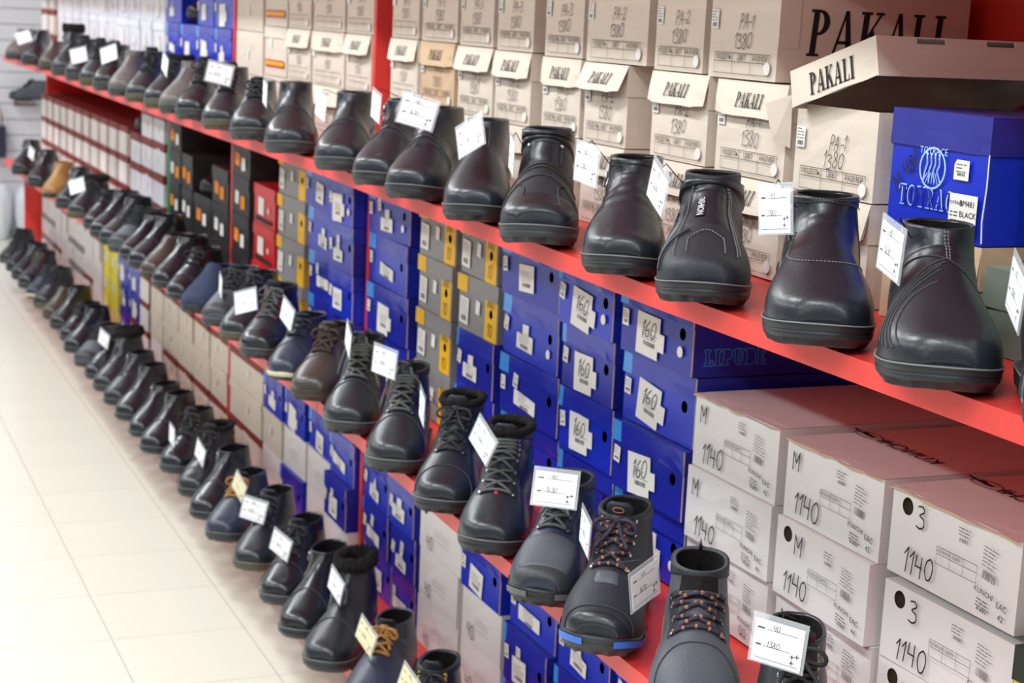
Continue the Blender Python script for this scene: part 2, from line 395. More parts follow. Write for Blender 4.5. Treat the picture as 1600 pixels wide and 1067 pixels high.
    def patch(s, name, m, t0, t1, a0, a1, off=.0014, nt=14, na=14, fn=None, label=None, under=None):
        """raised leather panel over t0..t1, angle a0..a1 (degrees); a0/a1 may be functions of t"""
        tt = np.linspace(0, 1, nt); aa = np.linspace(0, 1, na)
        T = t0+(t1-t0)*tt[:, None]+0*aa[None, :]
        A0 = np.array([a0(t) if callable(a0) else a0 for t in T[:, 0]])[:, None]; A1 = np.array([a1(t) if callable(a1) else a1 for t in T[:, 0]])[:, None]
        A = A0+(A1-A0)*aa[None, :]
        if fn: T = fn(T, A)
        O = np.full(T.shape, off); O[0, :] = O[-1, :] = -.001; O[:, 0] = O[:, -1] = -.001
        T2 = T.copy(); A2 = A.copy()
        P = s.l.S(np.clip(T2, 0, 1), rad(A2), O); v, f = grid(nt, na, P); s.put(name, mesh(name, v, f, m, True), under, label); return s
    def line(s, name, m, pts, r=.0007, off=.0008, dash=0, n=24, side=5, under='upper'):
        """thread or piping along surface points (t, angle)"""
        p = np.array(pts, float); k = np.linspace(0, len(p)-1, n)
        c = smooth_interp(np.arange(len(p)), p, k) if len(p) > 2 else np.stack([np.interp(k, range(len(p)), p[:, 0]), np.interp(k, range(len(p)), p[:, 1])], -1)
        P = s.l.S(np.clip(c[:, 0], 0, 1), rad(c[:, 1]), np.full(n, off)); b = MB()
        if dash:
            D = np.concatenate([[0], np.cumsum(np.linalg.norm(np.diff(P, axis=0), axis=1))]); q = 0
            while q+dash*.6 < D[-1]:
                ss = [q, q+dash*.6]; b.tube([[np.interp(u, D, P[:, i]) for i in range(3)] for u in ss], r, 4); q += dash
        else: b.tube(P, r, side)
        s.put(name, b.mesh(name, m, not dash), under); return s
    def lines(s, name, m, many, r=.0007, off=.0008, dash=0, n=24, under='upper'):
        k0 = len(s.parts)
        for pts in many: s.line(name, m, pts, r, off, dash, n, under=under)
        b = MB()
        for (_, me, _, _) in s.parts[k0:]:
            b.add([tuple(v.co) for v in me.vertices], [tuple(p.vertices) for p in me.polygons])
        del s.parts[k0:]
        s.put(name, b.mesh(name, m), under); return s
    def collar(s, m, t0=.90, off=.0022, name='collar_band'):
        nv = 40; tt = np.linspace(t0, 1, 5); th = np.linspace(0, 2*math.pi, nv, endpoint=False)
        O = np.full((5, nv), off); O[0] = -.0005
        P = s.l.S(tt[:, None]+0*th[None, :], th[None, :]+0*tt[:, None], O); P[-1, :, 2] += .0015
        R = s.l.S(np.full(nv, 1.), th, -.0045); R[:, 2] += .0018
        P = np.concatenate([P, R[None]], 0); v, f = grid(6, nv, P, True); s.put(name, mesh(name, v, f, m, True)); return s
    def zipper(s, side=1, t0=.60, t1=.985, a=(28, 12)):
        A0 = 180-a[0] if side < 0 else a[0]; A1 = 180-a[1] if side < 0 else a[1]; sg = -1 if side < 0 else 1
        f0 = lambda t: A0+(A1-A0)*(t-t0)/(t1-t0)
        s.patch('zipper', ZIP, t0, t1, lambda t: f0(t)-sg*7, lambda t: f0(t)+sg*7, .0008, 14, 6)
        ts = np.linspace(t0, t1, 60); b = MB()
        P = s.l.S(ts, rad([f0(t) for t in ts]), .0014); b.tube(P, .0016, 5); s.put('zip_teeth', b.mesh('zip_teeth', METAL, True), 'zipper')
        b = MB(); p = s.l.S(np.array([t1-.03]), rad(np.array([f0(t1)])), .004)[0]; b.tube([p, p+np.array([0, sg*.004, -.022])], .0026, 5); s.put('zip_pull', b.mesh('zip_pull', METAL, True), 'zipper')
        return s
    def laces(s, m, rows=6, t0=.40, t1=.86, d0=26, d1=30, r=.0019, eye=METAL, cross=True, bars=True, bow=True, loose=False, flat=False, fleck=None, facing=None, eyeball=.0032):
        r *= 1.3; l = s.l; ts = np.linspace(t0, t1, rows); ds = np.linspace(d0, d1, rows)
        if facing:
            for sg in (1, -1):
                s.patch('eyestay', facing, t0-.02, min(.99, t1+.07), (lambda t, sg=sg: 90+sg*(np.interp(t, [t0, t1], [d0, d1])-8)), (lambda t, sg=sg: 90+sg*(np.interp(t, [t0, t1], [d0, d1])+14)), .0018, 16, 6)
        b = MB(); fb = MB()
        def run(t_a, ang_a, t_b, ang_b, h=.0048, n=9):
            k = np.linspace(0, 1, n); O = .0026+(h-.0026)*np.sin(k*math.pi)
            P = l.S(t_a+(t_b-t_a)*k, rad(ang_a+(ang_b-ang_a)*k), O); b.tube(P, r, 6)
            if fleck:
                for i in range(0, n-1, 2): fb.tube([P[i], P[i]+(P[i+1]-P[i])*.4], r*1.05, 6)
        for i in range(rows):
            if bars and (i == 0 or not cross): run(ts[i], 90-ds[i], ts[i], 90+ds[i], .0036)
            if i < rows-1 and cross:
                run(ts[i], 90-ds[i], ts[i+1], 90+ds[i+1], .0052); run(ts[i], 90+ds[i], ts[i+1], 90-ds[i+1], .0064)
        top = l.S(np.array([ts[-1]]), rad(np.array([90.])), .007)[0]
        if bow:
            for sg in (1, -1):
                k = np.linspace(0, 1, 12); lp = np.stack([top[0]+.012*np.sin(k*math.pi)+.004, top[1]+sg*(.003+.034*np.sin(k*math.pi)*(.6+.4*k)), top[2]+.006*np.sin(k*2*math.pi)-.012*k], -1); b.tube(lp, r, 6)
                e = np.stack([top[0]+.03*k+.004, top[1]+sg*(.002+.02*k), top[2]-.035*k-.004*np.sin(k*5)], -1); b.tube(e, r, 6)
            b.tube([top+np.array([0, -.006, 0]), top+np.array([.004, 0, .001]), top+np.array([0, .006, 0])], r*2.2, 8)
        if loose:
            for sg, dl in ((1, .80), (-1, 1.)):
                k = np.linspace(0, 1, 20); tt = .97-(.97-t0*1.02)*k*dl; aa = 90+sg*(12+46*k**1.5+8*np.sin(k*6))
                P = l.S(tt, rad(aa), .006+.006*np.sin(k*3)); P[0] += (0, 0, .012); b.tube(P, r*1.05, 6)
        s.put('laces', b.mesh('laces', m, True))
        if fleck: s.put('lace_fleck', fb.mesh('lace_fleck', fleck, True), 'laces')
        if eye:
            b = MB()
            for i in range(rows):
                for sg in (1, -1):
                    p = l.S(np.array([ts[i]]), rad(np.array([90.+sg*(ds[i]+2)])), .0016)[0]; q = l.S(np.array([ts[i]]), rad(np.array([90.+sg*(ds[i]+2)])), .0036)[0]
                    nn = (q-p)/np.linalg.norm(q-p); b.tube([p, p+nn*.0018, p+nn*.0024], np.array([eyeball, eyeball, eyeball*.6]), 8)
            s.put('eyelets', b.mesh('eyelets', eye, True))
        return s
    def tongue(s, m, t0=.42, ext=.022, wdeg=24, lean=.006, badge=None):
        l = s.l; tt = np.linspace(t0, 1, 12); na = 9; aa = np.linspace(90-wdeg, 90+wdeg, na)
        P = l.S(tt[:, None], rad(aa)[None, :], np.full((12, na), .0009))
        for k in range(1, 5):
            R = P[11].copy(); R[:, 2] += ext*k/4; R[:, 0] += lean*k/4; c = R.mean(0); R[:, 1] = c[1]+(R[:, 1]-c[1])*(1+.12*math.sin(k*.8)-(.28 if k == 4 else 0)); P = np.concatenate([P, R[None]], 0)
        Bk = P[::-1].copy(); Bk[:, :, 0] -= .006
        v, f = grid(32, na, np.concatenate([P, Bk], 0)); s.put('tongue', mesh('tongue', v, f, m, True))
        if badge:
            c = P[13].mean(0)+np.array([.0036, 0, .0]); b = MB(); k = np.linspace(0, 2*math.pi, 18, endpoint=False)
            b.tube(np.stack([np.full(18, c[0])+.001*np.sin(k), c[1]+.008*np.cos(k), c[2]+.004*np.sin(k)], -1), .0007, 5, closed=True); s.put('tongue_badge', b.mesh('tongue_badge', badge, True), 'tongue')
        return s
    def fur(s, m=FUR, amp=.006, h=.02, seed=3):
        rng = np.random.default_rng(seed); nv, nr = 90, 12; th = np.linspace(0, 2*math.pi, nv, endpoint=False); ph = np.linspace(0, 2*math.pi, nr, endpoint=False)
        C = s.l.S(np.full(nv, 1.), th, -.001); O = s.l.S(np.full(nv, 1.), th, .004)-C; O /= np.linalg.norm(O, axis=1)[:, None]+1e-9
        P = np.zeros((nv, nr, 3))
        for j, p in enumerate(ph):
            rr = .0065+amp*rng.random(nv)*.6
            P[:, j] = C+O*(np.cos(p)*rr)[:, None]; P[:, j, 2] += np.sin(p)*rr*(h/.013)+h*.25
        v, f = grid(nv, nr, P, True); f = list(f); f += [((nv-1)*nr+j, (nv-1)*nr+(j+1) % nr, (j+1) % nr, j) for j in range(nr)]
        s.put('fur_collar', mesh('fur_collar', v, f, m, False)); return s
    def strap(s, m, t=.93, w=.035, name='strap', off=.0045):
        nv = 44; th = np.linspace(0, 2*math.pi, nv, endpoint=False); tt = np.array([t-w, t-w*.92, t+w*.92, min(1, t+w)])
        O = np.array([[0.], [off], [off], [0.]])+np.zeros((4, nv)); P = s.l.S(tt[:, None]+0*th[None], th[None]+0*tt[:, None], O); v, f = grid(4, nv, P, True); s.put(name, mesh(name, v, f, m, True)); return s
    def pulltab(s, m):
        p = s.l.S(np.array([1.]), rad(np.array([-90.])), 0)[0]; b = MB(); b.tube([p+np.array([-.001, 0, -.03]), p+np.array([-.004, 0, 0]), p+np.array([-.001, 0, .014]), p+np.array([.004, 0, .0])], .003, 6); s.put('pull_tab', b.mesh('pull_tab', m, True)); return s
    def build(s, name):
        root = empty(name); made = {}
        for nm, me, under, lab in s.parts:
            o = ob(nm, me, made.get(under, root)); o.location = (0, 0, 0)
            if under is None and nm not in made: made[nm] = o
            if lab: o['label'] = lab
            if nm in ('eyelets', 'slash', 'stitching', 'side_stitching', 'collar_stitching', 'seam', 'moulded_line', 'lace_fleck', 'panel_groove', 'side_thread', 'laces'): o['kind'] = 'stuff'
        return root
VAR = {}     # kind -> (root, look, category)
def variant(key, look, boot, cat='boot', name='ankle_boot'):
    VAR[key] = [boot.build(name), look, cat, False]
def curve_t(ts, as_): return list(zip(ts, as_))
MIR = lambda pts: [(t, 180-a) for t, a in pts]
# -- slip-on and zip boots of the top shelf
L = Last('round', .032, .154, 1.06, .004, spring=.010, toeh=.004)
B = Boot(L).upper(BLACK).sole(SOLE, lug=16).zipper(-1, .62, .97, (34, 14))
B.lines('stitching', STITCH, [[(.98, 88), (.7, 86), (.52, 84)], [(.98, 84), (.7, 82), (.52, 80)]], .0008, .0006, .004, 40)
B.lines('side_stitching', STITCHD, [[(.52, 86), (.44, 130), (.30, 172)], [(.50, 86), (.415, 130), (.265, 172)], [(.48, 92), (.39, 130), (.23, 170)], [(.46, 92), (.365, 130), (.2, 168)], [(.40, 96), (.33, 128), (.17, 160)]], .0009, .0004, 0, 26)
B.lines('seam', STITCHD, [[(.52, 84), (.47, 40), (.40, 5)], [(.52, 86), (.60, 130), (.60, 168)]], .0008, .0005, 0, 26)
variant('zipfront', 'black boot with double-stitched front seam', B)
L = Last('round', .034, .160, 1.06, .006, spring=.010, toeh=.002)
B = Boot(L).upper(BLACK).sole(SOLE, lug=12, ledge=.0024).collar(BLACK, .925).zipper(-1, .58, .92, (40, 26))
B.patch('side_panel', GREYP, .50, .60, 160, 205, .0016, 10, 12, label='grey ribbed side panel')
B.lines('panel_groove', BLACKM, [[(.52, 168), (.55, 190), (.58, 202)], [(.55, 164), (.58, 184), (.6, 200)]], .0016, .0018, 0, 16)
B.lines('stitching', STITCH, [[(.60, 130), (.47, 138), (.36, 120), (.33, 90), (.36, 60), (.45, 30), (.52, 5)]], .0008, .0006, .0042, 50)
B.lines('collar_stitching', STITCHD, [[(.93, a) for a in range(0, 181, 20)], [(.985, a) for a in range(0, 181, 20)]], .0007, .0026, .004, 60, under='collar_band')
B.line('piping', GREYP, [(.92, 22), (.75, 10), (.6, -4)], .0014, .0006)
variant('bandcollar', 'plain black boot with stitched collar band', B)
L = Last('round', .034, .158, 1.03, .004, spring=.013, toeh=.004)
B = Boot(L).upper(BLACKM).sole(SOLE, lug=20, lugd=.004).strap(BLACK, .885, .05)
B.patch('front_panel', BLACK, .36, .86, lambda t: 90-36+8*t, lambda t: 90+36-8*t, .0012, 18, 12)
B.lines('stitching', STITCH, [[(.86, 62), (.6, 58), (.36, 56), (.22, 46)], [(.86, 118), (.6, 122), (.36, 124), (.22, 134)], [(.86, 58), (.6, 54), (.36, 52), (.24, 42)], [(.30, 70), (.33, 90), (.30, 110)], [(.30, 70), (.2, 66)], [(.30, 110), (.2, 114)]], .0009, .0018, .0042, 50)
B.patch('swoosh_panel', GREYP, .42, .66, lambda t: 134, lambda t: 178, .0018, 12, 10, fn=lambda T, A: T-(A-134)/44*.06, label='grey moulded side panel with black slashes')
B.lines('slash', BLACKM, [[(.56, 140), (.50, 160), (.44, 176)], [(.50, 140), (.45, 158), (.40, 174)], [(.34, 110), (.31, 140), (.24, 172)]], .0018, .0022, 0, 20)
b = MB(); tt = np.linspace(.415, .55, 8); aa = np.linspace(94, 108, 4); v, f = grid(8, 4, L.S(tt[:, None], rad(aa)[None], np.full((8, 4), .0026))); b.add(v, f); B.put('badge_plate', b.mesh('badge_plate', BLACKG)); FASHION = (B, L)
BADGE_AT = len(B.parts); STRAPBOOT = B
variant('strap', 'black boot with strap and stitched panel', B)
L = Last('round', .034, .156, 1.0, .004, spring=.012)
B = Boot(L).upper(BLACK, crease=.0012).sole(SOLE, lug=18, ledge=.002).collar(BLACK, .88).zipper(-1, .60, .90, (36, 20))
B.lines('stitching', STITCHD, [[(.88, 28), (.7, 18), (.5, 14), (.38, 0)], [(.58, 150), (.42, 150), (.33, 178)], [(.42, 128), (.36, 150), (.25, 170)]], .0008, .0006, 0, 30)
variant('creased', 'black grained boot with creased vamp', B)
L = Last('square', .036, .172, 1.04, .006, spring=.014, toeh=.004)
B = Boot(L).upper(BLACKM).sole(SOLEG, lug=18, lugd=.004, ledge=.002).strap(BLACK, .955, .04).strap(BLACK, .865, .028, 'lower_strap', .003)
B.patch('vamp_panel', BLACK, .50, .78, 52, 128, .0018, 12, 12)
B.patch('toe_cap', BLACK, .03, .27, 8, 172, .0014, 14, 18)
B.lines('moulded_line', SOLEBR, [[(.27, 20), (.36, 60), (.38, 90), (.36, 120), (.27, 160)], [(.42, 20), (.45, 90), (.42, 160)], [(.46, 20), (.48, 90), (.46, 160)], [(.16, 60), (.3, 66), (.36, 50)], [(.16, 120), (.3, 114), (.36, 130)]], .0011, .0012, 0, 30)
for a in (58, 122):
    b = MB(); p, q = L.S(np.array([.74]), rad(np.array([float(a)])), .0016)[0], L.S(np.array([.74]), rad(np.array([float(a)])), .004)[0]; b.tube([p, q], .003, 10); B.put('rivet', b.mesh('rivet', CHROME, True))
b = MB(); tt = np.linspace(.745, .78, 4); aa = np.linspace(66, 114, 12); v, f = grid(4, 12, L.S(tt[:, None], rad(aa)[None], np.full((4, 12), .0032))); b.add(v, f); B.put('name_plate', b.mesh('name_plate', SOLEG))
variant('rivet', 'black two-strap boot with riveted plate', B)
L = Last('round', .034, .165, 1.0, .004, spring=.012)
B = Boot(L).upper(BLACK).sole(SOLE, lug=18, ledge=.002).zipper(-1, .62, .97, (40, 22))
B.lines('stitching', STITCHD, [[(.56+i*.045, 92), (.50+i*.04, 130), (.34+i*.05, 170)] for i in range(4)]+[[(.98, 80), (.7, 78), (.5, 76)]], .0011, .0006, 0, 26)
variant('diagonal', 'black boot with fanned diagonal stitching', B)
L = Last('round', .033, .165, 1.02, .004, spring=.012)
B = Boot(L).upper(BLACK, crease=.0008).sole(SOLE, lug=10, lugd=.0016, ledge=.002)
B.lines('stitching', STITCHD, [[(.98, 96), (.7, 96), (.36, 96)], [(.98, 101), (.7, 101), (.36, 102)], [(.36, 20), (.42, 90), (.36, 160)], [(.4, 20), (.46, 90), (.4, 160)]], .0009, .0006, 0, 30)
B.zipper(-1, .62, .96, (40, 20))
variant('plain', 'plain smooth black leather boot', B)
L = Last('round', .033, .160, 1.04, .004, spring=.011)
B = Boot(L).upper(BLACK).sole(SOLEG, lug=10, lugd=.0012, ledge=.0024, weltm=WELT)
B.lines('stitching', STITCHD, [[(.98, 88), (.7, 88), (.42, 88)], [(.98, 93), (.7, 93), (.42, 93)], [(.42, 90), (.40, 130), (.3, 175)], [(.38, 92), (.36, 130), (.25, 172)], [(.42, 90), (.40, 50), (.3, 5)]], .0009, .0006, 0, 30)
B.patch('elastic_gore', LINING, .70, .93, 168, 212, .001, 12, 8)
b = MB(); B.line('sole_line', WELT, [(.0, 90), (.0, 91)], .0002)
B.parts.pop()
variant('gore', 'black boot with elastic side', B)
L = Last('round', .036, .160, 1.04, .006, spring=.013, toeh=.004)
B = Boot(L).upper(BLACKM).sole(SOLEG, lug=20, lugd=.004, ledge=.002).collar(BLACK, .9)
B.patch('side_guard', GREYP, .10, .52, 150, 200, .0022, 14, 10); B.lines('slash', BLACKM, [[(.2+i*.08, 156), (.24+i*.08, 176), (.22+i*.08, 194)] for i in range(4)], .0016, .0026, 0, 14)
variant('ribbed', 'black boot with ribbed grey side guard', B)
# -- lace-ups
L = Last('round', .034, .145, 1.0, .003, spring=.012)
B = Boot(L).upper(BLACK).sole(SOLEG, lug=16, ledge=.0024).tongue(BLACK, .42, .012).laces(LACE, 6, .42, .90, 22, 26, .0022, METAL, facing=BLACK)
B.line('toe_seam', STITCHD, [(.30, 10), (.36, 50), (.38, 90), (.36, 130), (.30, 170)], .0009)
variant('lowlace', 'low black lace-up shoe', B, 'shoe', 'lace_up_shoe')
L = Last('round', .036, .175, 1.02, .004, spring=.011, toeh=.002)
B = Boot(L).upper(BLACK).sole(SOLE, lug=22, lugd=.004, ledge=.0028, mid=SOLEG).tongue(BLACKG, .42, .022).laces(LACEG, 7, .42, .92, 24, 30, .0020, METAL, bow=False, loose=True, facing=BLACK)
B.collar(BLACKM, .94); B.line('toe_seam', STITCHD, [(.26, 6), (.36, 50), (.385, 90), (.36, 130), (.26, 174)], .0009)
variant('worker', 'black work boot with untied laces', B)
L = Last('round', .034, .172, 1.0, .003, spring=.012)
B = Boot(L).upper(BLACK).sole(SOLE, lug=20, lugd=.003, ledge=.002).tongue(BLACKM, .40, .020).laces(LACE, 7, .40, .92, 24, 28, .0017, METAL, facing=BLACKM).fur(LINING, .004, .012, 5)
B.line('toe_seam', STITCHD, [(.2, 6), (.28, 50), (.30, 90), (.28, 130), (.2, 174)], .0009); B.collar(BLACKM, .91)
B.patch('red_tab', REDT, .395, .42, 86, 94, .0024, 4, 4)
variant('furlace', 'black fleece-lined boot with red tab', B)
L = Last('round', .035, .178, 1.02, .004, spring=.012)
B = Boot(L).upper(BLACK).sole(SOLE, lug=24, lugd=.003, ledge=.002, wave=.004).tongue(BLACKM, .40, .020, badge=SOLEBR).laces(LACEG, 8, .36, .90, 26, 30, .0018, CHROME, cross=True, facing=BLACKM, bow=False).fur(LINING, .004, .012, 8)
B.collar(BLACKM, .92); B.patch('red_tab', REDT, .34, .365, 86, 94, .0024, 4, 4); B.pulltab(BLACKM)
variant('flatlace', 'black winter boot with pale cord laces', B)
L = Last('round', .034, .160, 1.0, .004, spring=.014, toeh=.002)
B = Boot(L).upper(NAVY).sole(SOLE, lug=22, lugd=.003, wave=.005, trim=GREYP, welt=False).tongue(BLACKM, .45, .016).laces(LACEG, 7, .42, .94, 24, 28, .0019, METAL, facing=NAVY)
B.patch('toe_guard', SOLEG, .03, .2, -4, 184, .0016, 10, 20); B.patch('toe_panel', GREYL, .18, .385, 40, 140, .002, 14, 16)
B.collar(BLACKM, .92)
variant('navyhike', 'navy hiking boot with grey toe', B)
L = Last('round', .036, .172, 1.03, .006, spring=.013, toeh=.006)
B = Boot(L).upper(BLACKM).sole(SOLEG, lug=20, lugd=.004, wave=.005, trim=BLUETRIM, welt=False).tongue(BLACKM, .42, .022, badge=FLECK).laces(LACEO, 6, .42, .93, 26, 32, .0021, CHROME, facing=BLACKM, fleck=FLECK)
B.collar(BLACKM, .92); B.patch('toe_guard', BLACK, .02, .17, -4, 184, .002, 10, 20); B.line('guard_seam', STITCHD, [(.18, 0), (.2, 45), (.205, 90), (.2, 135), (.18, 180)], .001)
B.patch('lace_keeper', GREYL, .32, .39, 72, 108, .0024, 6, 8)
variant('hike', 'black hiking boot with blue trim', B)
L = Last('round', .034, .172, 1.04, .006, spring=.012, toeh=.004)
B = Boot(L).upper(GREYL, dip=.66).sole(SOLEG, lug=20, lugd=.003, wave=.004, trim=BLUETRIM, welt=False).patch('throat', LINING, .56, .995, 52, 128, .0012, 14, 14).tongue(GREYL, .44, -.03, 20).laces(LACEO, 4, .42, .68, 34, 44, .0021, METAL, bow=False, cross=True, facing=BLACKM, fleck=FLECK)
B.collar(BLACKM, .90); B.line('side_thread', FLECK, [(.62, 160), (.48, 158), (.36, 150)], .0006, .0008, .004); B.line('toe_seam', STITCHD, [(.2, 6), (.33, 50), (.35, 90), (.33, 130), (.2, 174)], .0009); B.pulltab(BLACKM)
variant('openhike', 'slate grey hiking boot, throat open', B)
L = Last('round', .032, .150, 1.0, .003, spring=.012)
B = Boot(L).upper(BROWN).sole(SOLEBR, lug=14, ledge=.002, weltm=SOLEG).tongue(BROWN, .42, .016).laces(LACEB, 5, .42, .88, 24, 28, .0028, SOLEBR, facing=BROWN)
B.line('toe_seam', LACEB, [(.26, 6), (.36, 50), (.38, 90), (.36, 130), (.26, 174)], .0009)
variant('brownlace', 'dark brown lace-up boot', B)
L = Last('slim', .026, .135, 1.04, .002, spring=.010)
B = Boot(L).upper(NAVY).sole(SOLEG, lug=8, lugd=.001, ledge=.0024, mid=SOLEC, welt=False).tongue(NAVY, .42, .012).laces(LACE, 5, .42, .86, 22, 24, .0018, None, facing=NAVY)
B.line('brogue_seam', STITCHD, [(.24, 6), (.31, 45), (.36, 90), (.31, 135), (.24, 174)], .001)
variant('navybrogue', 'navy shoe with cream-edged sole', B, 'shoe', 'lace_up_shoe')
L = Last('round', .034, .165, 1.0, .004, spring=.012, toeh=.003)
B = Boot(L).upper(BLACK).sole(SOLEG, lug=20, lugd=.003, ledge=.002).tongue(BLACKM, .40, .020).laces(LACEG, 8, .38, .94, 22, 28, .0017, REDT, facing=BLACKM)
B.patch('toe_cap', BLACKG, .02, .27, 2, 178, .0018, 12, 18); B.collar(BLACKM, .93)
variant('reddot', 'black laced boot with red eyelets', B)
L = Last('round', .030, .145, 1.0, .003, spring=.011)
B = Boot(L).upper(GREYL).sole(SOLEG, lug=16, ledge=.002).tongue(BLACKM, .40, .016).laces(LACE, 7, .40, .92, 24, 28, .0022, METAL, facing=BLACKM)
B.patch('toe_cap', SOLEG, .02, .24, 2, 178, .0018, 12, 18)
variant('greylace', 'charcoal lace-up boot', B)
L = Last('round', .030, .120, 1.0, .004, spring=.010)
B = Boot(L).upper(NAVYS).sole(SOLE, lug=18, lugd=.003, ledge=.001, welt=False).patch('elastic_gore', LINING, .66, .9, 165, 212, .001, 10, 8)
variant('suede', 'navy suede slip-on shoe', B, 'shoe', 'slip_on_shoe')
L = Last('slim', .026, .140, 1.02, .002, spring=.010)
B = Boot(L).upper(BLACKG, crease=.001).sole(SOLE, lug=6, lugd=.0006, ledge=.0024).tongue(BLACKG, .44, .008).laces(LACE, 5, .44, .86, 20, 24, .0016, None, facing=BLACKG)
B.line('toe_seam', STITCHD, [(.2, 6), (.27, 45), (.29, 90), (.27, 135), (.2, 174)], .0009)
variant('dresslace', 'glossy black laced dress boot', B)
L = Last('slim', .026, .148, 1.02, .003, spring=.010)
B = Boot(L).upper(BLACKG).sole(SOLE, lug=6, lugd=.0006, ledge=.0024).zipper(-1, .62, .96, (36, 18))
variant('dresszip', 'glossy black dress zip boot', B)
L = Last('slim', .026, .128, 1.02, .002, spring=.010)
B = Boot(L).upper(BROWN, crease=.001).sole(SOLEBR, lug=6, lugd=.0006, ledge=.0024)
variant('browndress', 'dark brown slip-on dress shoe', B, 'shoe', 'slip_on_shoe')
L = Last('round', .034, .19, 1.0, .004, spring=.012)
B = Boot(L).upper(BLACK).sole(SOLEG, lug=8, lugd=.001, ledge=.0024).fur(FUR, .008, .024, 4)
B.line('seam', STITCHD, [(.30, 4), (.36, 50), (.38, 90), (.36, 130), (.30, 176)], .0011); B.zipper(-1, .62, .95, (30, 10))
variant('furtop', 'tall black boot with fur collar', B)
L = Last('round', .032, .15, 1.0, .004, spring=.012)
B = Boot(L).upper(BLACK).sole(SOLEO, lug=12, lugd=.002, ledge=.002).fur(FUR, .006, .02, 6).laces(LACE, 5, .44, .86, 22, 26, .0018, METAL, facing=BLACK)
variant('furolive', 'black fur-collared boot with olive sole', B)
L = Last('round', .030, .155, 1.0, .004, spring=.011)
B = Boot(L).upper(TAUPE).sole(SOLEG, lug=12, ledge=.002).line('seam', STITCHD, [(.98, 92), (.7, 92), (.4, 92)], .001)
variant('taupe', 'taupe slip-on ankle boot', B)
L = Last('slim', .028, .150, 1.02, .003, spring=.010)
B = Boot(L).upper(TAN).sole(SOLEBR, lug=8, ledge=.002).zipper(-1, .62, .96, (36, 18))
variant('tan', 'tan leather zip boot', B)
L = Last('round', .030, .165, 1.0, .004, spring=.012)
B = Boot(L).upper(BLACK).sole(SOLEO, lug=12, ledge=.002).tongue(BLACK, .42, .016).laces(LACE, 7, .42, .92, 24, 28, .002, METAL, facing=BLACK)
variant('blacklace', 'black leather lace-up boot', B)
L = Last('round', .034, .15, 1.0, .003, spring=.012)
B = Boot(L).upper(NAVY).sole(SOLEG, lug=16, ledge=.002).tongue(BLACKM, .42, .014).laces(LACET, 6, .42, .88, 26, 28, .0026, None, facing=NAVY)
variant('tanlace', 'navy boot with tan laces', B)
L = Last('round', .034, .16, 1.02, .003, spring=.012)
B = Boot(L).upper(BLACK).sole(SOLE, lug=18, lugd=.003, ledge=.002).tongue(BLACKM, .42, .02).laces(LACE, 6, .42, .9, 28, 32, .002, YELT, facing=BLACKM, eyeball=.0045)
B.collar(BLACKM, .93)
variant('yelloweye', 'black boot with yellow eyelets', B)
L = Last('round', .032, .165, 1.0, .004, spring=.012)
B = Boot(L).upper(BLACKG).sole(SOLE, lug=8, lugd=.001, ledge=.002).zipper(-1, .60, .96, (30, 14))
B.line('seam', STITCHD, [(.3, 6), (.38, 90), (.3, 174)], .001)
variant('gloss', 'glossy black zip boot', B)
L = Last('round', .034, .165, 1.0, .004, spring=.012)
B = Boot(L).upper(BLACKG).sole(SOLEG, lug=16, lugd=.002, ledge=.002).tongue(BLACKM, .42, .016).laces(LACE, 6, .42, .9, 24, 28, .002, METAL, facing=BLACK)
B.line('toe_seam', STITCHD, [(.24, 6), (.33, 50), (.35, 90), (.33, 130), (.24, 174)], .001)
variant('glosslace', 'glossy black lace-up boot', B)
GROUPN = {'A': 'boots and shoes on the top shelf', 'B': 'boots and shoes on the middle shelf', 'C': 'boots and shoes on the bottom shelf'}
SHELFN = {'A': 'top', 'B': 'middle', 'C': 'bottom'}
ZS = {'A': ZA, 'B': ZB, 'C': ZC}
used = {}
def place_boot(key, x, y, z, deg, label, group, sc=1.07, tilt=0):
    """x, y: toe tip on the shelf; deg: how far the boot is turned towards the aisle entrance"""
    v = VAR[key]
    r = v[0] if not v[3] else copy_tree(v[0]); v[3] = True
    a = math.radians(deg); d = Vector((-math.cos(a), -math.sin(a), 0))
    r.location = Vector((x, y, z))-d*(.30*sc); r.rotation_euler = (0, tilt, a+math.pi); r.scale = (sc, sc, sc)
    tag(r, label, v[2], group); return r
